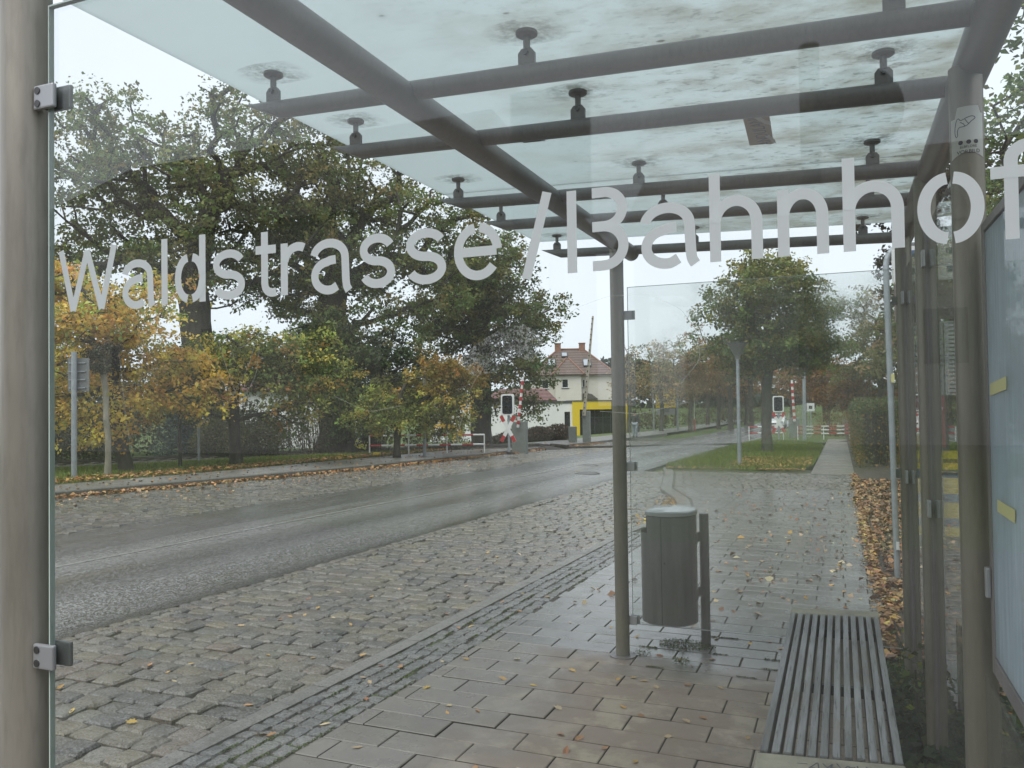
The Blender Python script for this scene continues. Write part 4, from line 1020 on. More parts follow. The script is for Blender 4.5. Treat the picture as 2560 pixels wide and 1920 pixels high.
def obox(name, c, ux, w, d, z0, z1, mat, par, bevel=0, yo=0):
    "box facing along direction perpendicular to ux"
    ux = np.array(ux)/np.linalg.norm(ux); uy = np.array((-ux[1], ux[0])); V = []
    for z in (z0, z1):
        for a, b in ((-w/2, -d/2), (w/2, -d/2), (w/2, d/2), (-w/2, d/2)):
            p = np.array(c[:2])+ux*a+uy*(b+yo); V.append((p[0], p[1], z))
    return MB().add(V, [(3, 2, 1, 0), (4, 5, 6, 7), (0, 1, 5, 4), (1, 2, 6, 5), (2, 3, 7, 6), (3, 0, 4, 7)]).build(name, mat, par, bevel=bevel)
UX = (.925, .38)
for nm_, xo, w_ in (('sign_plate', 0, .52),):
    pl = obox(nm_, (-17.13, 13.94), UX, w_, .012, 1.99, 2.80, flat('sign_back', (.17, .18, .185), .5, .5, .2), RS, yo=.10)
    for z in (2.07, 2.27, 2.47, 2.68): obox('clamp_bar', (-17.15, 13.93), UX, .40, .03, z-.012, z+.012, M['galv'], pl, yo=.075)
P1 = thing('sign_post', 'thin grey post with small plate at the edge of the track', 'post', (-19.2, 20.1, G(20)))
MB().tube((-19.2, 20.1, G(20)-.1), (-19.2, 20.1, 1.34), .04, n=10).build('pole', M['galv'], P1, smooth=True)
obox('plate', (-19.2, 20.06), UX, .32, .01, 1.32, 1.40, M['galv'], P1)
SB = thing('signal_box', 'small grey track-side box on a post with pale cap beside the blue spruce', 'signal box', (-22.6, 24.0, G(24)))
c = (-22.6, 24.0)
MB().tube((*c, -.5), (*c, 1.1), .04, n=10).build('post', M['galv'], SB, smooth=True); obox('box', c, UX, .50, .3, .35, .80, M['grey_box'], SB, .02, -.1)
for z in (.95, 1.08, 1.20): MB().lathe((*c, z), [(.10, 0), (.13, .02), (.10, .06)], 14).build('insulator', M['paint_white'], SB, smooth=True)
obox('cable_duct', (-22.85, 23.9), UX, .18, .1, -.45, -.0+.15, M['galv'], SB, 0, -.12)
BB = thing('waste_bin', 'dark waste bin with flat cap at the left edge behind the track', 'litter bin', (-25.2, 17.4, G(17.4)))
MB().lathe((-25.2, 17.4, G(17.4)), [(.26, 0), (.29, .75), (.29, .8)], 16).build('body', M['black'], BB, smooth=True); MB().lathe((-25.2, 17.4, G(17.4)+.82), [(.33, 0), (.34, .05), (.1, .12)], 16).build('cap', M['dark_trim'], BB, smooth=True)
L = thing('sign_post', 'thin grey post with small black box in front of the shop glass front', 'post', (-13.3, 49.5, G(49.5))); MB().tube((-13.3, 49.5, G(49.5)-.1), (-13.28, 49.5, 1.42), .05, n=10).build('pole', M['galv'], L, smooth=True); MB().box(-13.42, -13.16, 49.3, 49.44, 1.0, 1.5).build('box', M['black'], L, bevel=.02)
YB = thing('marker_stone', 'small yellow marker block in the grass by the track', 'marker', (-15.95, 25.6, G(25.6)))
obox('block', (-15.95, 25.6), UX, .26, .18, G(25.6)-.0, G(25.6)+.20, M['yellow'], YB, .02)

# ------------------------------------------------------------------ level crossing
def cross_light(x, y, label, s=1.0, sc=1.0):
    zg = G(y); L = thing('crossing_signal', label, 'crossing signal', (x, y, zg), 'level crossing signals with white rims')
    MB().tube((x, y, zg-.1), (x, y, zg+1.75*s), .055, n=12).build('post', M['galv'], L, smooth=True)
    MB().lathe((x, y, zg-.02), [(.17, 0), (.17, .04), (.07, .07)], 14).build('base', M['black'], L, smooth=True)
    z0, z1 = zg+1.52*s, zg+2.38*s; w = .56*s; cxx, cyy = x-.01, y-.09
    P = []
    for qx, qz, a0 in ((w/2-.09, z1-.09, 0), (-w/2+.09, z1-.09, 90), (-w/2+.09, z0+.09, 180), (w/2-.09, z0+.09, 270)):
        P += [(qx+.09*math.cos(math.radians(a0+t)), qz+.09*math.sin(math.radians(a0+t))) for t in (0, 30, 60, 90)]
    Pw = [(x+p, z) for p, z in P]; zc = (z0+z1)/2
    b = MB().slabz(Pw, y-.14, y-.06).build('signal_board', M['paint_white'], L)
    MB().slabz([(x+p*.78, zc+(z-zc)*.86) for p, z in P], y-.152, y-.142).build('dark_face', M['navy_lens'], b)
    for k, zq in enumerate((zc+.18*s, zc-.16*s)):
        MB().tube((x, y-.17, zq), (x, y-.153, zq), .11*s, n=20).build('lamp_lens', M['black'], b, smooth=True)
        hd = MB(); n = 12
        for i in range(n):
            a = math.pi*i/(n-1); 
        hd.add([(x+.125*s*math.cos(math.pi*i/11), y-.155-q*.14, zq+.125*s*math.sin(math.pi*i/11)) for q in (0, 1) for i in range(12)], [(i, i+1, 13+i, 12+i) for i in range(11)]).build('hood', M['black'], b)
    zx = zg+.98*s; cr = thing('x', '', 'x', (0, 0, 0)); bpy.data.objects.remove(cr)
    for k, sg in enumerate((1, -1)):
        a = math.radians(60)*sg; ux, uz = math.cos(a), math.sin(a); px, pz = -uz, ux; Ls, wd = .60*s, .075*s
        def q(u0, u1): return [(x+ux*u+px*v, zx+uz*u+pz*v) for u, v in ((u0, -wd), (u1, -wd), (u1, wd), (u0, wd))]
        yy = y-.10-.012*k
        arm = MB().slabz(q(-Ls, Ls), yy, yy+.010).build('saltire_arm', M['paint_white'], L)
        for u0, u1 in ((-Ls, -Ls*.56), (Ls*.56, Ls)): MB().slabz(q(u0, u1), yy-.004, yy-.001).build('red_end', M['paint_red'], arm)
    return L
cross_light(-12.71, 30.6, 'level crossing signal with red and white saltire on the far side of the road', 1.02)
cross_light(-3.3, 48.4, 'level crossing signal with saltire beyond the island tree trunk', 1.08)
def barrier(x, y, ztop, lean, label, red=True, w=.062, cab=True, thick=.07):
    zg = G(y); L = thing('crossing_barrier', label, 'crossing barrier', (x, y, zg), 'raised level crossing barriers')
    if cab: obox('cabinet', (x-.05, y), (1, .15), .62, .5, zg-.1, zg+1.28, M['grey_box'], L, .03)
    z0 = zg+1.0; n = 13; A = Vector((x, y-.34, z0)); B = Vector((x+lean, y-.34, ztop)); a = MB().tube(A, A+(B-A)*.02, w, n=8).build('hub', M['grey_box'], L)
    pole = MB().tube(A, B, w, w*.8, n=8).build('boom', M['paint_white'], L)
    for i in range(n):
        if i % 2 and red: MB().tube(A+(B-A)*(i/n), A+(B-A)*((i+1)/n), w*1.05, n=8).build('red_band', M['paint_red'], pole)
    return L
barrier(-12.7, 31.9, 2.62, .27, 'raised red and white barrier boom beside the far crossing signal')
barrier(-2.75, 54.9, 2.70, -.12, 'raised red and white barrier boom behind the right crossing signal', w=.085)
# tall thin boom seen from its back, with dark bolts
zg = G(42.5); L = thing('crossing_barrier', 'tall raised white barrier boom with dark bolts on a grey column', 'crossing barrier', (-12.94, 42.5, zg), 'raised level crossing barriers')
obox('column', (-13.0, 42.5), (1, .1), .40, .4, zg-.1, 1.0, M['grey_box'], L, .03); obox('cabinet', (-13.75, 42.3), (1, .1), .40, .4, zg-.1, .15, M['grey_box'], L, .03)
A = Vector((-13.05, 42.2, .75)); B = Vector((-12.45, 42.2, 6.2)); pole = MB().tube(A, B, .10, .055, n=8).build('boom', surf('boom_back', (.40, .36, .29), (.5, .46, .38), 4, .6, .8), L, smooth=True)
for i in range(19): q = A+(B-A)*((i+.5)/19); MB().tube(q+Vector((0, -.105, 0)), q+Vector((0, -.07, 0)), .035, n=8).build('bolt', M['black'], pole)
for k, (x0, y0, x1, y1, label) in enumerate(((-16.9, 26.6, -13.2, 29.2, 'red and white tube railing in front of the oak at the far side'), (-5.1, 49.8, -3.2, 50.7, 'short red and white railing behind the island grass'), (-2.4, 50.9, 1.9, 52.8, 'long red and white railing across the end of the path'))):
    zg = G((y0+y1)/2); L = thing('crossing_railing', label, 'railing', (x0, y0, zg), 'red and white crossing railings')
    Lm = math.hypot(x1-x0, y1-y0); nb = max(2, int(Lm/.45)); at_ = lambda t: (x0+(x1-x0)*t, y0+(y1-y0)*t)
    for zr in (.78, .56, .34) if k == 2 else (.78, .40):
        r_ = None
        for i in range(nb):
            a, b = at_(i/nb), at_((i+1)/nb); za, zb_ = G(a[1]), G(b[1])
            MB().tube((*a, za+zr), (*b, zb_+zr), .036, n=8).build('rail', M['paint_red'] if i % 2 == 0 else M['paint_white'], L, smooth=True)
    npst = max(2, int(Lm/1.35)+1)
    for i in range(npst): a = at_(i/(npst-1)); MB().tube((*a, G(a[1])-.1), (*a, G(a[1])+.80), .028, n=8).build('post', M['paint_white'], L, smooth=True)
L = thing('utility_pole', 'slim grey concrete pole beside the right barrier boom', 'pole', (-2.0, 50.3, G(50.3))); MB().tube((-2.0, 50.3, G(50.3)-.1), (-1.95, 50.3, 3.2), .11, .09, n=10).build('mast', M['galv'], L, smooth=True)
L = thing('white_sign', 'small white road sign right of the grey pole near the crossing', 'road sign', (-1.9, 58.7, G(58.7))); MB().tube((-1.9, 58.7, G(58.7)-.1), (-1.9, 58.7, 1.2), .035, n=8).build('post', M['galv'], L)
obox('plate', (-1.9, 58.66), (1, 0), .5, .02, .62, 1.18, M['paint_white'], L); obox('dark_mark', (-1.9, 58.645), (1, 0), .22, .005, .78, 1.0, M['black'], L)

# ------------------------------------------------------------------ buildings
A22 = math.radians(22)
def bld(name, label, cat, loc): return thing(name, label, cat, loc, None, A22)
SM = bld('shop_building', 'white flat-roofed shop with yellow portal and glass front', 'shop', (-22.64, 69.63, 0))
def lb(nm, x0, x1, y0, y1, z0, z1, mt, par=None, bevel=0): return MB().box(x0, x1, y0, y1, z0, z1).build(nm, mt, par or SM, bevel=bevel, local=True)
w = lb('wall', -13, -.72, 0, 9, -2.6, 1.34, M['white_wall']); lb('wall', -.20, 0, 0, 9, -2.6, 1.34, M['white_wall']); lb('wall', -.72, -.20, .0, 9, .57, 1.34, M['white_wall'])
d = lb('door', -.72, -.20, .12, .2, -2.4, .57, M['shop_glass']); lb('door_frame', -.72, -.67, .06, .118, -2.4, .57, M['dark_trim'], d); lb('door_frame', -.25, -.20, .06, .118, -2.4, .57, M['dark_trim'], d); lb('door_frame', -.669, -.251, .06, .118, .50, .57, M['dark_trim'], d)
lb('parapet', -13.05, .0, -.06, 9.1, 1.342, 1.56, M['dark_trim']); lb('parapet', .01, 5.2, -.30, 9.1, 1.50, 1.60, M['dark_trim'])
lb('portal_pillar', 0.003, .66, -.25, 1.2, -2.6, 1.498, M['yellow']); lb('portal_lintel', .662, 5.15, -.25, .6, .75, 1.498, M['yellow']); lb('portal_pillar', 4.8, 5.15, -.249, 1.2, -2.6, .748, M['yellow'])
lb('logo_panel', 3.55, 4.2, -.30, -.252, .60, 1.56, M['black'])
gf = lb('glass_front', .663, 4.798, .5, .56, -2.6, .748, M['shop_glass'])
for x in (.68, 1.3, 2.05, 2.8, 3.5, 4.2, 4.75): lb('mullion', x, x+.06, .44, .498, -2.6, .748, M['dark_trim'], gf)
lb('transom', .663, 4.798, .445, .497, -.02, .04, M['dark_trim'], gf)
fl = lb('wall_lamp', -5.3, -5.0, -.25, 0, .25, .35, M['dark_trim'])
VI = bld('villa', 'cream two-storey villa with brown tiled hip roof and two chimneys', 'house', (-29.9, 95.8, 0))
def vb(nm, x0, x1, y0, y1, z0, z1, mt, par=None): return MB().box(x0, x1, y0, y1, z0, z1).build(nm, mt, par or VI, local=True)
def opening_wall(nm, x0, x1, y0, y1, z0, z1, wins, mt, par):
    xs = sorted({x0, x1, *[w[0] for w in wins], *[w[1] for w in wins]}); mb = MB()
    for a, b in zip(xs[:-1], xs[1:]):
        hs = [w for w in wins if w[0] <= a and w[1] >= b]; z = z0
        for w in sorted(hs, key=lambda q: q[2]): mb.box(a, b, y0, y1, z, w[2]); z = w[3]
        mb.box(a, b, y0, y1, z, z1)
    wl = mb.build(nm, mt, par, local=True)
    for w in wins:
        q = MB().box(w[0], w[1], y0+.12, y0+.16, w[2], w[3]).build('window', M['window_glass'], par, local=True)
        fr = MB(); e = .07
        fr.box(w[0], w[0]+e, y0+.06, y0+.118, w[2], w[3]); fr.box(w[1]-e, w[1], y0+.06, y0+.118, w[2], w[3]); fr.box(w[0]+e, w[1]-e, y0+.06, y0+.118, w[3]-e, w[3]); fr.box(w[0]+e, w[1]-e, y0+.06, y0+.118, w[2], w[2]+e)
        fr.build('frame', M['paint_white'], q, local=True); MB().box(w[0]-.08, w[1]+.08, y0-.08, y0+.05, w[2]-.09, w[2]-.004).build('sill', M['dark_trim'], q, local=True)
    return wl
opening_wall('front_wall', -6.2, 3.85, 0, .3, -3, 4.75, [(.12, .48, 3.2, 4.22), (-4.9, -4.1, 3.1, 4.2)], M['cream_wall'], VI)
vb('side_wall', 3.55, 3.85, .302, 8, -3, 4.75, M['cream_wall']); vb('side_wall', -6.2, -5.9, .302, 8, -3, 4.75, M['cream_wall']); vb('rear_wall', -5.89, 3.54, 7.7, 8, -3, 4.75, M['cream_wall'])
opening_wall('bay_wall', -3.3, -.1, -1.2, -.9, -3, 4.72, [(-2.5, -1.7, 3.15, 4.25)], M['cream_wall'], VI)
vb('bay_side', -3.3, -3.0, -.898, -.004, -3, 4.72, M['cream_wall']); vb('bay_side', -.4, -.1, -.898, -.004, -3, 4.72, M['cream_wall'])
def hip(nm, e, ridge, z0, z1, mt, par, th=.12):
    (x0, x1, y0, y1) = e; (rx0, rx1, ry) = ridge
    V = [(x0, y0, z0), (x1, y0, z0), (x1, y1, z0), (x0, y1, z0), (rx0, ry, z1), (rx1, ry, z1)]+[(x0, y0, z0-th), (x1, y0, z0-th), (x1, y1, z0-th), (x0, y1, z0-th)]
    return MB().add(V, [(0, 1, 5, 4), (1, 2, 5), (2, 3, 4, 5), (3, 0, 4), (6, 7, 1, 0), (7, 8, 2, 1), (8, 9, 3, 2), (9, 6, 0, 3), (9, 8, 7, 6)]).build(nm, mt, par, local=True)
roof = hip('roof', (-6.7, 4.3, -.5, 8.4), (-2.6, .6, 4), 4.84, 8.25, M['rooftile'], VI)
vb('cornice', -6.4, 4.0, -.3, .0-.002, 4.60, 4.70, M['cream_wall'])
bayr = hip('bay_roof', (-3.65, .25, -1.6, 3.0), (-1.75, -1.55, .9), 4.83, 6.95, M['rooftile'], VI)
RT = flat('ridge_tile', (.21, .11, .075), .6)
for nm_, par_, segs in (('ridge', roof, [((-2.6, 4, 8.27), (.6, 4, 8.27)), ((.6, 4, 8.27), (4.3, -.5, 4.88)), ((-2.6, 4, 8.27), (-6.7, -.5, 4.88))]), ('ridge', bayr, [((-1.55, .9, 6.97), (.25, -1.6, 4.86)), ((-1.75, .9, 6.97), (-3.65, -1.6, 4.86))])):
    for a_, b_ in segs: MB().tube(a_, b_, .11, n=6).build(nm_, RT, par_, local=True)
for x0 in (-3.05, .1):
    c_ = MB().box(x0, x0+.75, 3.6, 4.4, 7.2, 8.95).build('chimney', M['brickch'], VI, local=True); MB().box(x0-.06, x0+.81, 3.54, 4.46, 8.952, 9.05).build('chimney_cap', M['brickch'], c_, local=True)
def onroof(x, z): return -.5+(z-4.84)/(8.25-4.84)*4.5
for x0, z0, w_, h_ in ((-4.1, 5.85, 1.0, .95), (.35, 5.8, 1.0, .95), (-2.3, 7.1, .8, .62)):
    V = []; sl = 4.5/3.41
    for off in (.06, .16):
        for x, z in ((x0, z0), (x0+w_, z0), (x0+w_, z0+h_), (x0, z0+h_)): V.append((x, onroof(x, z)-off, z+off*.8))
    sk = MB().add(V, [(3, 2, 1, 0), (4, 5, 6, 7), (0, 1, 5, 4), (1, 2, 6, 5), (2, 3, 7, 6), (3, 0, 4, 7)]).build('skylight', M['dark_trim'], roof, local=True)
    V = [(x, onroof(x, z)-.168, z+.135) for x, z in ((x0+.09, z0+.09), (x0+w_-.09, z0+.09), (x0+w_-.09, z0+h_-.09), (x0+.09, z0+h_-.09))]
    MB().add(V, [(0, 1, 2, 3)]).build('skylight_pane', M['skylight'], roof, local=True)
# pale canopy over the villa's side entrance
MB().slabz([(.2, 1.7), (2.0, 1.7), (1.2, 2.35), (.5, 2.5), (.2, 2.45)], -1.0, -.02).build('porch', M['bark_grey'], VI, local=True)
RR = bld('outbuilding', 'low outbuilding with dark red hipped roof between the shop and villa', 'house', (-29.8, 80.0, 0))
MB().box(-6, 1.6, 0, 6, -3, 1.55).build('wall', M['cream_wall'], RR, local=True); hip('roof', (-6.4, 2.0, -.4, 6.4), (-4, .95, 3), 1.66, 2.95, M['redtile'], RR)
WH = bld('white_house', 'white rendered house half hidden by maples across the track', 'house', (-33.3, 42.5, 0))
opening_wall('wall', -2.9, 3.6, 0, .3, -2.5, 2.5, [(-1.9, -1.0, .45, 1.1)], M['white_wall'], WH)
MB().box(3.3, 3.6, .302, 7, -2.5, 2.5).build('wall', M['white_wall'], WH, local=True); MB().box(-2.9, -2.6, .302, 7, -2.5, 2.5).build('wall', M['white_wall'], WH, local=True)
hip('roof', (-3.3, 4.0, -.4, 7.4), (-.8, 1.4, 3.5), 2.6, 5.0, M['redtile'], WH)
MB().tube((.2, -.08, -2.5), (.2, -.08, 2.45), .05, n=8).build('downpipe', M['dark_trim'], WH, local=True)
YS_ = thing('advertising_board', 'large yellow advertising board on two grey posts beyond the person', 'sign board', (-15.0, 73.8, G(73)))
ux = np.array((-14.04+15.83, 74.22-73.48)); 
MB().tube((-16.0, 73.45, -1.6), (-16.0, 73.45, 2.65), .08, n=10).build('post', M['galv'], YS_, smooth=True); MB().tube((-13.95, 74.3, -1.6), (-13.95, 74.3, 2.75), .09, n=10).build('post', M['galv'], YS_, smooth=True)
bd = obox('board', (-14.95, 73.85), ux, 1.85, .06, .80, 2.56, M['yellow'], YS_)
RDK = flat('board_print', (.30, .12, .02), .5)
for zz, w_ in ((1.85, 1.6), (1.60, 1.5), (1.35, 1.6), (1.05, 1.5)): obox('print_line', (-14.95, 73.80), ux, w_, .01, zz, zz+.05, RDK, bd)
mb = MB(); un = ux/np.linalg.norm(ux)
for i in range(16):
    a0, a1 = 2*math.pi*i/16, 2*math.pi*(i+1)/16; f = lambda a, r: (-14.45+un[0]*r*math.cos(a)+.0, 73.99+un[1]*r*math.cos(a)-.0, 2.22+r*math.sin(a))
    V = [f(a0, .14), f(a1, .14), f(a1, .21), f(a0, .21)]; V = [(x+un[1]*.06, y-un[0]*.06, z) for x, y, z in V]; mb.add(V, [(0, 1, 2, 3)])
mb.build('ring_mark', RDK, bd)
lower = obox('lower_board', (-14.95, 73.85), ux, 1.75, .05, .15, .74, flat('lower_board', (.30, .30, .32), .6), YS_)
for zz in (.66, .55, .44): obox('print_line', (-14.9, 73.80), ux, .6, .01, zz, zz+.04, PINK, lower)
RP_ = thing('hydrant_post', 'thin white rod rising from a red base in the far verge', 'marker post', (-12.53, 74.9, G(75)))
MB().tube((-12.53, 74.9, -1.4), (-12.53, 74.9, -.31), .11, n=10).build('base', M['paint_red'], RP_, smooth=True); MB().tube((-12.53, 74.9, -.31), (-12.5, 74.9, 1.7), .035, n=8).build('rod', M['paint_white'], RP_, smooth=True)
# ------------------------------------------------------------------ a white car coming up the street
CAR = thing('car', 'white car standing at the level crossing behind the signal', 'car', (-5.95, 84, G(84)+RD))
cx_, cyy, cz = -5.95, 84.0, G(84)+RD
PRO = [(-2.0, .35), (-2.05, .62), (-1.9, .82), (-1.05, .95), (-.45, 1.42), (.9, 1.46), (1.7, 1.05), (2.02, .95), (2.05, .4)]
def carsec(sx, inset): return [(cx_+sx*(.86-inset*(1 if z > 1.0 else 0)), cyy+yy, cz+z) for yy, z in PRO]
V = carsec(-1, .16)+carsec(1, .16); n = len(PRO)
MB().add(V, [tuple(range(n)), tuple(range(2*n-1, n-1, -1))]+[((i+1) % n, i, n+i, n+(i+1) % n) for i in range(n)]).build('body', flat('car_white', (.66, .67, .68), .25, .6), CAR, bevel=.05)
MB().add([(cx_-.62, cyy-1.00, cz+1.0), (cx_+.62, cyy-1.00, cz+1.0), (cx_+.55, cyy-.52, cz+1.39), (cx_-.55, cyy-.52, cz+1.39)], [(0, 1, 2, 3)]).build('windscreen', M['window_glass'], CAR)
for s in (-1, 1):
    for wy in (-1.3, 1.3):
        wh = MB().tube((cx_+s*.70, cyy+wy, cz+.31), (cx_+s*.88, cyy+wy, cz+.31), .31, n=18).build('wheel', M['black'], CAR, smooth=True); MB().tube((cx_+s*.875, cyy+wy, cz+.31), (cx_+s*.89, cyy+wy, cz+.31), .19, n=14).build('rim', M['clamp'], wh)
    MB().box(cx_+s*.62-.16, cx_+s*.62+.16, cyy-2.075, cyy-1.98, cz+.62, cz+.76).build('headlight', M['skylight'], CAR, bevel=.02)
    MB().box(cx_+s*.92-.08, cx_+s*.92+.08, cyy-.75, cyy-.62, cz+.92, cz+1.04).build('wing_mirror', M['black'], CAR, bevel=.02)
MB().box(cx_-.5, cx_+.5, cyy-2.09, cyy-2.03, cz+.45, cz+.58).build('grille', M['black'], CAR)
MB().box(cx_-.26, cx_+.26, cyy-2.105, cyy-2.092, cz+.36, cz+.45).build('number_plate', M['paint_white'], CAR)

# ------------------------------------------------------------------ person on the far footpath
def skin_body(name, verts, edges, radii, mat, parent, sub=2, root=0):
    me = bpy.data.meshes.new(name); me.from_pydata(verts, edges, []); ob = bpy.data.objects.new(name, me); COL.objects.link(ob)
    sk = ob.modifiers.new('skin', 'SKIN'); ss = ob.modifiers.new('sub', 'SUBSURF'); ss.levels = sub; ss.render_levels = sub
    for i, r in enumerate(radii): me.skin_vertices[0].data[i].radius = r if isinstance(r, tuple) else (r, r)
    me.skin_vertices[0].data[root].use_root = True
    bpy.context.view_layer.update(); m2 = bpy.data.meshes.new_from_object(ob.evaluated_get(bpy.context.evaluated_depsgraph_get()))
    bpy.data.objects.remove(ob); m2.name = name; m2.materials.clear(); m2.materials.append(mat)
    m2.polygons.foreach_set('use_smooth', np.ones(len(m2.polygons), dtype=bool)); return link(name, m2, parent)
PX, PY = -12.95, 51.2; PE = thing('person', 'person in dark jacket and pale trousers walking away on the far footpath', 'person', (PX+.55, PY, G(PY)+.06))
bv = [(0, 0, .95), (0, 0, 1.18), (0, .01, 1.40), (0, 0, 1.50), (0, .0, 1.56), (0, -.01, 1.66), (.10, .02, .90), (.11, -.06, .50), (.11, .06, .09), (.12, -.10, .04), (-.10, -.01, .90), (-.11, .10, .50), (-.11, .20, .09), (-.12, .06, .05), (.19, 0, 1.40), (.25, .04, 1.13), (.24, -.06, .90), (.235, -.09, .82), (-.19, 0, 1.40), (-.26, -.03, 1.13), (-.25, -.10, .90), (-.245, -.12, .82)]
be = [(0, 1), (1, 2), (2, 3), (3, 4), (4, 5), (0, 6), (6, 7), (7, 8), (8, 9), (0, 10), (10, 11), (11, 12), (12, 13), (2, 14), (14, 15), (15, 16), (16, 17), (2, 18), (18, 19), (19, 20), (20, 21)]
brd = [(.15, .10), (.14, .10), (.16, .10), .06, (.085, .095), (.075, .085), .085, .06, .04, .035, .085, .06, .04, .035, .055, .042, .034, .028, .055, .042, .034, .028]
SKIN = flat('skin', (.36, .22, .16), .5); body = skin_body('body', bv, be, brd, SKIN, PE)
JK = flat('dark_jacket', (.025, .028, .034), .7); TR = flat('pale_trousers', (.36, .42, .50), .8)
g_ = lambda r, d: tuple(x+d for x in r) if isinstance(r, tuple) else r+d
def sub_(ids, grow, mat, nm):
    mp = {k: i for i, k in enumerate(ids)}; skin_body(nm, [bv[k] for k in ids], [(mp[a], mp[b]) for a, b in be if a in mp and b in mp], [g_(brd[k], grow) for k in ids], mat, PE)
sub_([0, 1, 2, 3, 14, 15, 16, 18, 19, 20], .045, JK, 'jacket'); sub_([0, 6, 7, 8, 10, 11, 12], .035, TR, 'trousers')
me = MB().lathe((0, .005, 1.58), [(.098, 0), (.115, .05), (.105, .12), (.06, .165), (.001, .175)], 14).build('hair', flat('dark_hair', (.015, .012, .01), .7), PE, smooth=True, local=True)
for i in (9, 13): p = bv[i]; MB().box(p[0]-.045, p[0]+.045, p[1]-.08, p[1]+.18, p[2]-.05, p[2]+.06).build('shoe', M['black'], PE, bevel=.02, local=True)
bag = thing('bag', 'dark shopping bag carried by the person', 'bag', (PX+.55+.27, PY-.1, G(PY)+.45)); MB().box(-.05, .05, -.16, .16, 0, .32).build('bag_body', M['dark_trim'], bag, bevel=.03, local=True); MB().path([(0, -.08, .32), (0, -.03, .42), (0, .03, .42), (0, .08, .32)], .008, 6).build('handle', M['black'], bag, local=True)
# ------------------------------------------------------------------ trees, hedges and shrubs
GRN = [(0.09, 0.125, 0.038), (0.115, 0.14, 0.042), (0.07, 0.095, 0.034), (0.14, 0.15, 0.045)]
OAK = [(0.159, 0.205, 0.055), (0.198, 0.225, 0.063), (0.125, 0.166, 0.053), (0.238, 0.218, 0.066), (0.146, 0.185, 0.055)]
OAKD = [(0.108, 0.158, 0.047), (0.138, 0.191, 0.053), (0.089, 0.13, 0.041), (0.179, 0.2, 0.053)]
YEL = [(0.75, 0.514, 0.082), (0.75, 0.592, 0.093), (0.631, 0.386, 0.069), (0.467, 0.411, 0.093)]
ORG = [(0.673, 0.402, 0.114), (0.594, 0.366, 0.125), (0.75, 0.513, 0.125), (0.455, 0.293, 0.1)]
MIX = [(0.328, 0.368, 0.089), (0.504, 0.47, 0.101), (0.252, 0.324, 0.088), (0.655, 0.47, 0.101), (0.403, 0.441, 0.101)]
BRW = [(0.274, 0.153, 0.072), (0.354, 0.193, 0.081), (0.209, 0.137, 0.072), (0.322, 0.225, 0.097)]
BUF = [(0.35, 0.263, 0.122), (0.42, 0.297, 0.131), (0.28, 0.227, 0.105), (0.21, 0.193, 0.088)]
g = G
tree('oak_tree', 'tall spreading oak with open crown of thin grey-green leaves at the left', [(-24.2, 25.5, g(25)), (-23.9, 25.2, 3.2), (-24.6, 25.4, 6.8), (-23.4, 25.2, 9.6)],
     [(-26.6, 24.2, 10.3, 3.6, 3.5, 3.6), (-22.4, 25.8, 11.6, 3.2, 3.2, 3.5), (-20.8, 27.4, 8.8, 2.6, 2.6, 2.2), (-28.6, 23.2, 7.6, 2.2, 2.5, 2.8), (-24.5, 25, 7.4, 3.2, 2.8, 2.0), (-20.2, 27.6, 12.2, 2.4, 2.2, 2.6), (-27.6, 23.6, 12.6, 2.2, 2.2, 2.4)], 290, 38000, .165, OAK, .62, 'big oaks across the track', sig=.44, clumps=6, minz=.3, tipr=.02)
tree('oak_tree', 'broad dark oak with an ivy-covered trunk behind the middle maples', [(-20.4, 29.2, g(29)), (-20.3, 29.2, 2.8), (-20.6, 29.5, 6.0), (-20.0, 29.6, 8.6)],
     [(-22.8, 28.6, 8.2, 2.6, 2.6, 2.7), (-18.8, 31.0, 9.0, 2.7, 2.6, 3.6), (-20.6, 29.4, 10.8, 2.8, 2.6, 2.4), (-16.9, 32.2, 6.8, 1.6, 1.8, 1.9), (-20.8, 29.2, 5.8, 2.6, 2.2, 1.6), (-18.4, 31.2, 12.2, 2.6, 2.4, 2.2), (-15.8, 33.0, 9.6, 2.0, 2.0, 2.2)], 270, 36000, .165, OAK, .66, 'big oaks across the track', sig=.44, clumps=6, minz=.3, tipr=.02)
tree('oak_tree', 'dense green oak standing alone left of the white shop wall', [(-17.45, 38.2, g(38)-.4), (-17.4, 38.1, 2.0), (-17.3, 38.0, 4.8), (-17.0, 37.9, 7.6)],
     [(-17.2, 38.2, 8.3, 3.0, 2.6, 2.4), (-16.0, 38.6, 6.0, 2.9, 2.6, 1.9), (-18.9, 37.6, 5.9, 2.3, 2.4, 1.8), (-15.9, 38.6, 3.6, 2.6, 2.3, 1.5), (-18.5, 37.6, 3.2, 1.6, 1.8, 1.2), (-15.6, 38.6, 1.4, 1.5, 1.5, 1.0)], 240, 40000, .165, OAKD+[(.14, .15, .035), (.18, .15, .035)], .55, 'big oaks across the track', sig=.46, clumps=6, minz=.3)
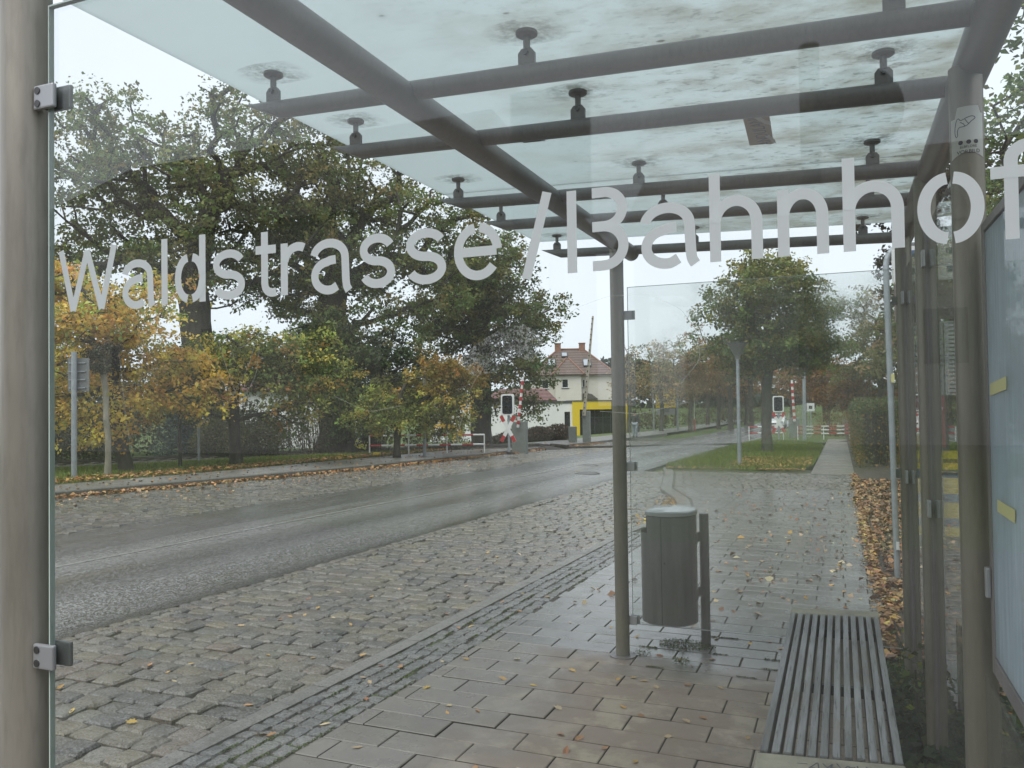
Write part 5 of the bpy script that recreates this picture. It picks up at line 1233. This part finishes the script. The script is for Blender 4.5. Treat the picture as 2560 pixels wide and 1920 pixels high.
# front row along the verge
tree('maple_tree', 'yellow and orange maple with leaning dark trunk behind the road sign', [(-18.1, 16.3, g(16)), (-18.35, 16.2, 1.4), (-18.7, 16.2, 3.2), (-18.6, 16.2, 4.6)],
     [(-19.6, 15.6, 3.6, 1.9, 1.7, 1.6), (-17.9, 16.4, 4.0, 1.6, 1.6, 1.2), (-18.9, 16.0, 1.8, 2.0, 1.6, 1.1), (-17.3, 17.4, 2.3, 1.3, 1.3, 1.2), (-20.6, 14.9, 1.7, 1.4, 1.3, 1.3), (-20.3, 15.2, 5.2, 1.0, 1.0, .8)], 210, 26000, .115, ORG+ORG+YEL+MIX, .17, 'autumn maples on the verge', lm='leaf_dry', sig=.34, minz=.25,
     side=((-18.5, 16, 2.2), (0, 0, -1.6), YEL))
tree('maple_tree', 'green and orange maple with straight dark trunk in the middle of the verge', [(-17.1, 19.45, g(19)), (-17.15, 19.4, 1.1), (-17.1, 19.5, 2.6), (-17.0, 19.6, 3.6)],
     [(-17.4, 19.3, 2.9, 1.7, 1.5, 1.0), (-15.4, 20.4, 2.4, 1.5, 1.4, 1.2), (-18.5, 18.8, 2.2, 1.2, 1.2, 1.1), (-16.1, 20.0, 3.3, 1.3, 1.2, .7), (-15.6, 20.2, 1.4, .9, .9, .6)], 190, 23000, .115, MIX+[(.12, .155, .04)]*5+[(.15, .17, .045)]*3+[(.36, .21, .05)], .17, 'autumn maples on the verge', lm='leaf_dry', sig=.32, minz=.3)
tree('maple_tree', 'bushy young maple with yellow-green low branches beside the red and white railing', [(-14.75, 25.0, g(25)), (-14.7, 25, .6), (-14.6, 25.1, 2.0)],
     [(-15.2, 24.8, 1.3, 1.3, 1.1, .9), (-13.4, 26.0, 1.4, 1.3, 1.1, 1.1), (-13.6, 26, 2.6, 1.3, 1.0, .6), (-12.9, 26.6, 2.4, .8, .8, .5)], 130, 15000, .115, MIX+[(.14, .17, .04)]*5, .12, 'autumn maples on the verge', lm='leaf_dry', sig=.28, minz=.2, side=((-13.2, 26, 2.3), (.8, 0, 2.2), [(.34, .18, .035), (.28, .16, .04)]))
tree('ivy_tree', 'very dark ivy-clad tree between the maples and the railing', [(-18.0, 26.6, g(26)), (-17.9, 26.5, 1.6), (-17.7, 26.6, 3.6)],
     [(-18.1, 26.3, 3.4, 2.0, 1.6, 1.7), (-16.4, 27.2, 3.1, 1.6, 1.5, 1.6), (-17.9, 26.4, 1.2, 1.1, .9, 1.4), (-15.4, 27.6, 2.2, 1.2, 1.2, 1.2)], 170, 20000, .13, [(.065, .095, .034), (.085, .115, .038), (.052, .075, .03), (.12, .135, .042)], .34, sig=.34, minz=.1)
tree('pole_tree', 'slim young tree with pale straight trunk and a tiny dark crown put in for a reflection', [(-17.11, 14.8, g(14.8)), (-17.06, 14.78, .9), (-17.10, 14.76, 1.6), (-17.16, 14.74, 2.35)],
     [(-17.16, 14.74, 2.85, .34, .34, .36)], 40, 2600, .085, [(.06, .05, .025), (.05, .06, .025), (.10, .07, .03)], .075, bark='bark_pale', sig=.10, minz=.8)  # leaf ball on the trunk stands in for a reflection in the glass
tree('sapling', 'thin dark sapling with sparse crown left of the middle maple', [(-18.0, 18.1, g(18)), (-18.0, 18.1, 1.2), (-18.02, 18.1, 2.0)], [(-18.0, 18.1, 2.2, .6, .6, .8)], 40, 2600, .10, MIX, .045, sig=.2, lm='leaf_dry', minz=.5)
# blue spruce
SPR = thing('spruce_tree', 'blue spruce with drooping layered branches behind the track', 'tree', (-23.4, 23.8, g(23.8)))
MB().tube((-23.4, 23.8, -.5), (-23.4, 23.8, 3.4), .10, .02, 8).build('trunk', M['bark'], SPR)
P, Nn, cc, el = [], [], [], []
for z in np.arange(.1, 3.4, .2):
    R_ = 1.45*(1-z/3.7); nb = 11
    for k in range(nb):
        a = 2*math.pi*k/nb+rng.random(); m = 130; s_ = rng.random(m)**.7; w_ = rng.normal(0, .22, m)*s_*R_
        x = s_*R_*math.cos(a)-w_*math.sin(a); y = s_*R_*math.sin(a)+w_*math.cos(a); zz = z-.25*s_*R_-abs(w_)*.3+rng.normal(0, .03, m)
        P.append(np.stack([x, y, zz], 1))
P = np.concatenate(P); link('needles', leaf_mesh('needles', P+np.array([0, 0, .25]), rng.normal(0, .5, P.shape)+[0, 0, .7], .09, palcol(len(P), [(.035, .060, .058), (.05, .078, .075), (.028, .045, .045)], None, .25), M['needle'], .3), SPR)
# undergrowth along the track
bush('shrub_bank', 'dark tangled undergrowth along the railway track', [(-24.5, 19.5, -.5, 2.2, 1.0, 1.3), (-21.6, 25.6, -.6, 2.0, 1.0, 1.7), (-19.4, 29.4, -.7, 1.6, 1.2, 1.6), (-16.6, 31.4, -.7, 1.7, 1.0, 1.2), (-27, 15, -.4, 2.4, 1.4, 1.6), (-25.6, 20.6, -.5, 2.0, 1.0, 2.2), (-23.6, 27.5, -.6, 2.0, 1.0, 2.2)], 26000, .085, [(.035, .045, .02), (.05, .06, .024), (.06, .045, .025), (.028, .032, .018)], twigs=220)
bush('shrub_bank', 'dark wood edge far left behind the track', [(-33, 27, -.6, 4, 2, 3.6), (-39, 32, -.6, 5, 2, 4.5), (-31, 34, -.8, 3, 2, 3.0), (-46, 38, -.8, 6, 2, 5.0), (-27.5, 23.6, -.5, 2.2, 1.2, 2.4), (-29.5, 27.5, -.6, 3, 1.5, 2.8), (-36, 22, -.5, 3, 2, 4.0)], 26000, .17, [(.05, .065, .03), (.07, .085, .034), (.09, .075, .035), (.04, .05, .025)], twigs=60)
bush('shrub_bank', 'brown-green thicket along the left of the far road', [(-22, 88, -1.9, 5, 2, 2.4), (-17.5, 82, -1.6, 2.5, 1.5, 1.8), (-15, 104, -2.2, 5, 2, 2.6), (-27, 84, -2.0, 4, 2, 3.0), (-12.4, 122, -2.2, 5, 2, 3.0)], 12000, .20, [(.10, .085, .045), (.08, .09, .035), (.13, .10, .05)], twigs=60, lm='leaf_dry')
bush('shrub_bank', 'copper shrubs behind the railing at the path end', [(1.6, 56, -1.1, 1.6, 1.5, 2.2), (-.4, 59, -1.1, 1.3, 1.2, 1.7), (3.4, 52, -1.0, 1.4, 1.5, 2.6), (5, 62, -1.2, 3, 2, 3)], 12000, .11, [(.26, .14, .05), (.20, .115, .045), (.15, .12, .05)], twigs=80, lm='leaf_dry')
bush('shrub', 'leafy green shrub in front of the white house', [(-21.2, 23.2, -.5, 1.2, .8, 1.9), (-20.2, 24.3, -.5, .9, .7, 1.5)], 9000, .08, [(.06, .075, .026), (.085, .09, .03), (.10, .085, .035)], twigs=60)
bush('shrub', 'bare twiggy bush with reddish stems in front of the white house', [(-19.0, 26.4, -.55, 1.6, .8, 1.9), (-17.6, 27.8, -.6, 1.0, .7, 1.7)], 2600, .07, [(.10, .065, .04), (.075, .06, .035), (.12, .085, .04)], twigs=240)
bush('shrub_bed', 'low heap of brown-red ground shrubs in front of the white shop wall', [(-17.6, 45.6, -1.0, 1.7, 1.3, .95), (-16.4, 46.4, -1.0, 1.3, 1.3, 1.1), (-18.6, 44.4, -1.0, 1.2, 1.0, .7)], 13000, .10, [(.075, .05, .038), (.10, .06, .045), (.06, .055, .03), (.13, .075, .05), (.05, .06, .03)], twigs=140, lm='leaf_dry')
bush('hedge', 'clipped green and copper hedge along the right of the path', [(1.0, 25.4, g(26)-.15, .56, 1.7, 2.0), (1.06, 28.6, g(29)-.15, .60, 2.0, 2.12), (.98, 32.4, g(33)-.15, .56, 2.2, 1.95), (1.1, 37, g(37)-.1, .62, 2.8, 2.1), (1.05, 43, g(43)-.1, .6, 3.6, 1.95)], 44000, .07, [(.09, .13, .04), (.115, .15, .045), (.07, .10, .035), (.15, .14, .045)], twigs=260, round_=False,
     sidepal=(lambda P: np.clip(.78-(P[:, 2]-(-.55))*.42, .06, .9), [(.27, .15, .05), (.32, .19, .05), (.20, .12, .045), (.16, .13, .045)]))
# right-hand island tree and what stands behind it
tree('lime_tree', 'full green and yellow tree on the grass island', [(-2.64, 32.4, g(32.4)), (-2.62, 32.4, 1.2), (-2.55, 32.4, 2.6), (-2.5, 32.35, 5.6)],
     [(-2.4, 32.3, 5.3, 2.3, 2.3, 1.6), (-3.6, 31.9, 3.7, 1.7, 1.9, 1.1), (-1.0, 32.9, 3.7, 1.6, 1.9, 1.1), (-2.4, 32.3, 6.5, 1.1, 1.1, .7), (-2.3, 32.3, 3.4, 2.2, 2.2, .8), (-.5, 33, 5.0, 1.0, 1.2, .8), (-4.2, 31.7, 4.9, .8, 1, .7)], 190, 30000, .135, [(.13, .18, .042), (.16, .20, .046), (.10, .15, .04), (.22, .22, .046)], .20, bark='bark_grey', sig=.34, minz=.42, side=((-2.4, 32.3, 6.6), (.1, 0, 1.3), [(.24, .22, .04), (.30, .25, .045), (.17, .19, .042)]))
FT = [(-17.0, 68, 8.0, 1.5, BUF, 1700, 'thin autumn birch beside the steel post'), (-14.6, 70, 8.0, 1.7, BUF, 4200, 'buff-leaved tree above the yellow board'), (-12.6, 73, 9.2, 1.7, BUF+BRW, 4500, 'tallest buff and brown tree of the left group'),
      (-11.6, 84, 10, 2.1, BRW, 5500, 'russet tree where the road vanishes'), (-14.5, 96, 12.5, 2.9, BRW+OAKD, 6000, 'large dull brown tree behind the yellow board'), (-10.6, 100, 9.5, 2.3, BRW, 5200, 'brown tree on the left edge of the vanishing road'),
      (-19, 100, 11, 3.0, BUF+OAK, 5000, 'pale tree beside the villa'), (-3.4, 86, 9.6, 2.6, BRW, 6000, 'copper tree on the right edge of the vanishing road'), (-1.0, 72, 6.5, 2.3, [(.22, .115, .045), (.17, .095, .045)], 6500, 'low copper-brown tree behind the right barrier'),
      (.9, 62, 6.0, 2.2, [(.25, .13, .035), (.20, .11, .035)], 6500, 'orange-brown tree behind the end of the path'), (2.4, 58, 10.5, 2.6, [(.12, .125, .04), (.16, .15, .045)], 8000, 'tall yellow-green tree at the end of the hedge'), (3.6, 46, 10.5, 2.5, OAK+BUF, 9000, 'tall thin-leaved tree right of the island tree'),
      (-6.4, 118, 11, 4.0, BRW, 6000, 'brown tree closing the end of the road'), (-10, 128, 12, 4.5, BRW+OAKD, 6000, 'dark tree closing the end of the road'), (-2, 112, 12, 4.2, BRW+OAKD, 6000, 'brown wood edge right of the road end'), (-24, 118, 13, 4.5, OAKD, 5000, 'dark trees far behind the villa'), (-17, 128, 13, 4.5, BRW+OAKD, 5000, 'dull trees behind the yellow board')]
for x, y, h, r, pal, nl, lab in FT:
    z = g(y)-.2; tree('autumn_tree', lab, [(x, y, z), (x+.1, y, z+h*.3), (x-.1, y, z+h*.75)], [(x, y, z+h*.66, r, r, h*.33), (x, y, z+h*.5, r*1.15, r*1.15, h*.18)], 70, nl, .19, pal, .09+.012*h, 'autumn trees along the far street', bark='bark_grey' if h < 9 else 'bark', lm='leaf_dry', sig=.42, minz=.3, tipr=.018)
for x, y, h, lab in ((-9.9, 80, 6.0, 'dark bare trunk on the left verge of the far road'), (-9.0, 90, 6.5, 'second dark trunk farther along the left verge'), (-8.9, 104, 7, 'thin dark trunk near the road end on the left')):
    z = g(y); tree('roadside_tree', lab, [(x, y, z-.1), (x+.05, y, z+3), (x, y, z+h*.8)], [(x, y, z+h, 1.8, 1.8, 2.0)], 40, 3000, .2, BRW, .26, 'dark trunks by the far road', lm='leaf_dry', sig=.4, minz=.5)
# wood on the right behind the shelter (seen through and mirrored in its back wall)
for x, y, h, r, lab in ((4.2, 7.5, 7, 2.2, 'dark tree close behind the shelter back wall'), (4.6, 13.5, 9, 2.6, 'tall dark tree behind the timetable stand'), (5.0, 21, 10, 2.8, 'dark leafy tree behind the near end of the hedge'), (5.2, 31, 10.5, 2.8, 'dark tree behind the far half of the hedge')):
    z = g(y); tree('oak_tree', lab, [(x, y, z), (x, y, z+h*.35), (x-.2, y, z+h*.7)], [(x, y, z+h*.66, r, r, h*.34), (x, y, z+h*.3, r, r*1.1, h*.22)], 110, 16000, .14, OAKD, .2, 'trees behind the shelter', sig=.40, minz=.15)
tree('overhanging_oak', 'oak branch with dark leaves reaching in above the path at upper right', [(3.2, 25, g(25)), (3.0, 25.2, 3.5), (2.4, 25.5, 6.2)], [(1.4, 26.4, 6.9, 1.1, .9, .55), (2.6, 25.6, 7.8, 1.6, 1.4, 1.2), (1.6, 26.3, 5.0, .6, .8, 1.0)], 70, 7500, .12, [(.07, .055, .03), (.06, .06, .03), (.09, .07, .035)], .17, sig=.24, minz=.6)
bush('shrub_bank', 'dark evergreen bank behind the shelter and timetable stand', [(2.6, 3.0, -.05, 1.4, 2.6, 1.9), (2.7, 8.0, -.1, 1.3, 2.8, 1.9), (2.6, 14, -.25, 1.2, 3.6, 1.8), (2.4, 20, -.4, 1.0, 2.6, 1.8)], 26000, .08, [(.030, .045, .02), (.042, .055, .022), (.05, .05, .022)], twigs=120)
bush('bramble', 'thin bramble tendrils with yellowing leaves between bench and rear posts', [(.42, 4.3, -.02, .18, .5, .36), (.5, 3.4, -.02, .16, .5, .3), (.40, 5.4, -.04, .15, .4, .2)], 420, .042, [(.20, .19, .03), (.10, .12, .03), (.055, .075, .025)], twigs=16)
# far wooded hill, one mass
n_ = 9000; hx = rng.uniform(-330, 60, n_); hb = 6+17*np.exp(-((hx+115)/75)**2)+4*np.sin(hx*.045); P = np.stack([hx, 420+rng.uniform(-15, 15, n_), rng.random(n_)**.6*hb-4+rng.normal(0, 1.2, n_)], 1)
tag(link('wooded_hill', leaf_mesh('wooded_hill', P, rng.normal(0, 1, P.shape)+[0, -.4, .6], 4.5, palcol(n_, [(.035, .05, .03), (.045, .06, .034)], None, .2), M['leaf'], .7)), 'far wooded ridge behind the villa', kind='structure')

# ------------------------------------------------------------------ ground cover: grass, ivy, fallen leaves
def inpoly(x, y, poly):
    r = np.zeros(len(x), bool); n = len(poly)
    for i in range(n):
        (x0, y0), (x1, y1) = poly[i], poly[(i+1) % n]; c = ((y0 > y) != (y1 > y)) & (x < (x1-x0)*(y-y0)/(y1-y0+1e-12)+x0); r ^= c
    return r
fwv = np.vectorize(fw); rxv = np.vectorize(railx)
def grass(name, X, Y, Z, h, w, pal, label):
    n = len(X); a = rng.random(n)*6.283; hh_ = h*np.exp(rng.normal(0, .3, n)); lx, ly = rng.normal(0, .35, n)*hh_, rng.normal(0, .35, n)*hh_
    V = np.empty((n, 3, 3)); V[:, 0] = np.stack([X-w*np.cos(a), Y-w*np.sin(a), Z], 1); V[:, 1] = np.stack([X+w*np.cos(a), Y+w*np.sin(a), Z], 1); V[:, 2] = np.stack([X+lx, Y+ly, Z+hh_], 1)
    tag(link(name, meshdata(name, V.reshape(-1, 3), np.arange(3*n).reshape(n, 3), M['blade'], col=palcol(n, pal, None, .22))), label, kind='stuff')
GP = [(.14, .20, .036), (.18, .23, .048), (.115, .165, .034), (.22, .22, .06)]
Y = rng.uniform(7, 29, 60000); u = rng.random(60000); X = (rxv(Y)+1.5)*(1-u)+fwv(Y)*u; Z = Gv(Y)+.035+.05*(1-abs(2*u-1))
ok = X < fwv(Y)-.02*rng.random(60000); grass('verge_grass', X[ok], Y[ok], Z[ok], .075, .012, GP, 'mown grass of the far verge')
X = rng.uniform(-4.9, -.7, 62000); Y = rng.uniform(22.4, 46, 62000); ok = inpoly(X, Y, ISL); grass('island_grass', X[ok], Y[ok], Gv(Y[ok])+.04, .08, .014, GP, 'grass of the island')
LP_ = [(.34, .17, .06), (.40, .23, .10), (.28, .12, .045), (.36, .26, .12), (.20, .10, .05)]; LY = [(.45, .30, .06), (.38, .24, .07), (.34, .17, .05), (.24, .13, .05)]; LT = [(.40, .29, .17), (.33, .17, .07), (.45, .36, .22), (.26, .11, .05), (.42, .24, .06)]
def litter(name, X, Y, Z, size, pal, label, lift=.012, tilt=.35):
    n = len(X); P = np.stack([X, Y, Z+lift*rng.random(n)+.004], 1)
    tag(link(name, leaf_mesh(name, P, rng.normal(0, tilt, (n, 3))+[0, 0, 1], size*np.exp(rng.normal(0, .25, n)), palcol(n, pal, None, .22), M['leaf_ground'], .75, .16)), label, kind='stuff')
FKv = np.vectorize(lambda y: lerp_pts(FK, y)); KNv = np.vectorize(lambda y: lerp_pts(KN, y))
Y = 6+38*rng.random(5200)**1.3; X = FKv(Y)+.03+abs(rng.normal(0, .16, 5200)); litter('gutter_leaves', X, Y, Gv(Y)+RD, .085, LP_, 'orange leaves drifted along the far kerb', .05)
Y = 6+30*rng.random(7000)**1.2; X = fwv(Y)+.05-abs(rng.normal(0, .7, 7000)); litter('verge_leaves', X, Y, Gv(Y)+.085, .085, LP_+LY, 'fallen leaves on the far grass', .04)
Y = 6+36*rng.random(700); u = rng.random(700); X = fwv(Y)*(1-u)+(FKv(Y)-.1)*u; litter('footpath_leaves', X, Y, Gv(Y)+.062, .07, LP_, 'leaves on the far footpath', .01)
Y = 5+20*rng.random(900); X = FKv(Y)+.3+abs(rng.normal(0, 1.1, 900)); ok = X < -9.5; litter('margin_leaves', X[ok], Y[ok], Gv(Y[ok])+RD, .06, LP_, 'leaves on the far cobbles', .01)
Y = 5.3+16*rng.random(6500)**1.2; X = .33-abs(rng.normal(0, .05, 6500))*(.4+1.3*rng.random(6500))+.03*np.sin(Y*2); ok = rng.random(6500) < np.where(X > .18, .6, .3); litter('path_edge_leaves', X[ok], Y[ok], Gv(Y[ok]), .055, LP_+[(.24, .12, .045), (.16, .085, .04), (.40, .26, .06)], 'drift of yellow leaves along the right edge of the pavement', .06)
Y = 2.4+17*rng.random(9000); X = .36+rng.random(9000)*1.0; litter('verge_litter', X, Y, Gv(Y)+.03, .06, LP_+[(.12, .08, .04), (.09, .06, .035)], 'leaf litter behind the shelter', .05)
n_ = 900; Y = 13.2+rng.normal(0, .75, n_); X = KNv(Y)-.03-abs(rng.normal(0, .14, n_)); litter('bay_end_leaves', X, Y, Gv(Y)+RD, .06, LY, 'patch of orange leaves in the gutter behind the bin', .03)
n_ = 900; Y = 22.45+abs(rng.normal(0, .25, n_)); X = rng.uniform(-4.6, -.9, n_); litter('island_edge_leaves', X, Y, Gv(Y)+.03, .06, LY, 'leaves along the island edge', .03)
n_ = 1500; Y = rng.uniform(22.8, 28, n_); X = rng.uniform(-3, -.8, n_); ok = inpoly(X, Y, ISL); litter('island_leaves', X[ok], Y[ok], Gv(Y[ok])+.09, .06, LY, 'leaves lying on the island grass', .03)
n_ = 520; Y = 6.2+10.5*rng.random(n_)**1.1; X = rng.uniform(-2.3, .28, n_); k_ = rng.random(n_) < .35+.65*((X+2.3)/2.58)**1.5; litter('pavement_leaves', X[k_], Y[k_], Gv(Y[k_]), .055, LT, 'scattered leaves on the wet pavement', .008)
# ivy carpet behind and under the bench
n_ = 12000; Y = rng.uniform(2.2, 5.7, n_); X = rng.normal(.47, .22, n_); hgt = .22*np.clip(1-abs(X-.5)/.4, .05, 1)*np.clip((5.7-Y)/1.6, .12, 1)
ok = (X > .17) & ~((X < .2) & (Y > 2.55)); P = np.stack([X, Y, Gv(Y)+.02+hgt*rng.random(n_)], 1)[ok]
tag(link('ivy', leaf_mesh('ivy', P, rng.normal(0, .45, P.shape)+[-.2, -.2, .8], .050*np.exp(rng.normal(0, .3, len(P))), palcol(len(P), [(.022, .045, .018), (.03, .058, .022), (.018, .034, .015), (.06, .08, .02)], None, .25), M['leaf'], .85, .1)), 'dark ivy carpet behind the bench', kind='stuff')
# single leaves on the near pavement and cobbles
def leafshape(kind):
    if kind == 0: O = [(0, -.55), (.05, -.3), (.22, -.28), (.18, -.12), (.36, 0), (.2, .1), (.26, .3), (.08, .28), (0, .55), (-.1, .27), (-.28, .28), (-.2, .08), (-.34, -.04), (-.18, -.14), (-.2, -.3), (-.04, -.3)]
    else: O = [(0, -.6), (.03, -.4), (.17, -.2), (.2, .05), (.12, .3), (0, .5), (-.13, .28), (-.2, .02), (-.16, -.2), (-.03, -.4)]
    V = [(x, y, .10*abs(x)*1.6+.10*y*y+rng.normal(0, .015)) for x, y in O]+[(0, 0, -.01)]; n = len(O)
    return V, [(i, (i+1) % n, n) for i in range(n)]
LM = []
for k in range(4):
    for c in LT+LY[:2]:
        V, F = leafshape(k % 2); LM.append(meshdata('fallen_leaf', V, F, M['leaf_ground'], col=np.array([c]*len(F))*np.exp(rng.normal(0, .12))))
sp = []
for _ in range(58): sp.append((rng.uniform(-2.2, .0), rng.uniform(2.8, 6.2), 0))
for _ in range(52): yy = 2.7+6*rng.random()**1.3; sp.append((rng.uniform(-4.4, lerp_pts(KN, yy)-.1), yy, 1))
for _ in range(14): yy = rng.uniform(2.8, 7); sp.append((lerp_pts(KN, yy)+rng.uniform(.15, .5), yy, 0))
for x, y, w_ in sp:
    if x > -.32 and 2.5 < y < 4.8: continue
    o = link('fallen_leaf', LM[int(rng.integers(len(LM)))], None, (x, y, G(y)+(RD+.008 if w_ else .006)), (rng.normal(0, .15), rng.normal(0, .15), rng.random()*6.28)); s = rng.uniform(.04, .075); o.scale = (s, s, s)
    if w_: tag(o, 'small curled autumn leaf lying on the wet granite cobbles', 'leaf', 'fallen leaves on the cobbles')
    else: tag(o, 'small curled autumn leaf lying on the pavement slabs under the shelter', 'leaf', 'fallen leaves on the pavement')

# ------------------------------------------------------------------ what stands behind the viewer and shows in the glass, with one added house
HS = thing('station_house', 'plain house behind the viewer mirrored faintly in the front pane', 'house', (-17, -16, .3))
MB().box(-26, -7.5, -24, -16, -.5, 6.6).build('wall', M['cream_wall'], HS)
MB().add([(-27, -15.5, 6.6), (-7, -15.5, 6.6), (-7, -24.5, 6.6), (-27, -24.5, 6.6), (-24, -20, 10.4), (-9.5, -20, 10.4)], [(0, 1, 5, 4), (1, 2, 5), (2, 3, 4, 5), (3, 0, 4), (3, 2, 1, 0)]).build('roof', M['rooftile'], HS)
for x in (-24, -20.5, -17, -13.5, -11): MB().box(x, x+1.0, -16.04, -15.99, 2.4, 3.8).build('window', M['window_glass'], HS)
RH = thing('added_back_house', 'long plain house added behind the viewer to even out the front pane reflection', 'house', (5, -22, .3))  # unseen block, added so the mirrored region stays even
MB().box(-5.5, 18, -28, -21, -.5, 6.0).build('wall', M['cream_wall'], RH)
MB().add([(-6, -20.6, 6.0), (19, -20.6, 6.0), (19, -28.4, 6.0), (-6, -28.4, 6.0), (-5.9, -24.5, 9.0), (18.9, -24.5, 9.0)], [(3, 2, 1, 0), (0, 1, 5, 4), (1, 2, 5), (2, 3, 4, 5), (3, 0, 4)]).build('roof', M['rooftile'], RH)
for x in (-4, -1, 2, 5, 8, 11, 14): MB().box(x, x+1.0, -21.0, -20.95, 2.4, 3.8).build('window', M['window_glass'], RH)
tree('conifer_tree', 'dark conifer close behind the viewer on the right', [(2.9, -3.2, .1), (2.9, -3.2, 3), (2.9, -3.2, 6.5)], [(2.9, -3.2, 3.2, 1.5, 1.5, 1.8), (2.9, -3.2, 5.0, 1.0, 1.0, 1.8)], 110, 60000, .035, [(.03, .045, .022), (.04, .058, .028)], .14, sig=.22, lm='needle', minz=.1)
BS = thing('bus_stop_sign', 'round bus stop sign on a steel pole behind the viewer', 'bus stop sign', (-.10, -1.95, .12)); MB().tube((-.10, -1.95, 0), (-.10, -1.95, 3.2), .045, n=12).build('pole', M['steel'], BS, smooth=True)
MB().tube((.085, -1.93, 2.86), (.085, -1.91, 2.86), .20, n=28).build('disc', M['dark_trim'], BS)
IB = thing('information_board', 'dark information board behind the viewer mirrored in the front pane', 'notice board', (-1.29, -1.8, .12))
MB().box(-1.49, -1.09, -1.80, -1.74, 2.48, 3.13).build('case', M['dark_trim'], IB, bevel=.01); MB().tube((-1.29, -1.83, 0), (-1.29, -1.83, 2.9), .04, n=12).build('post', M['steel'], IB, smooth=True)
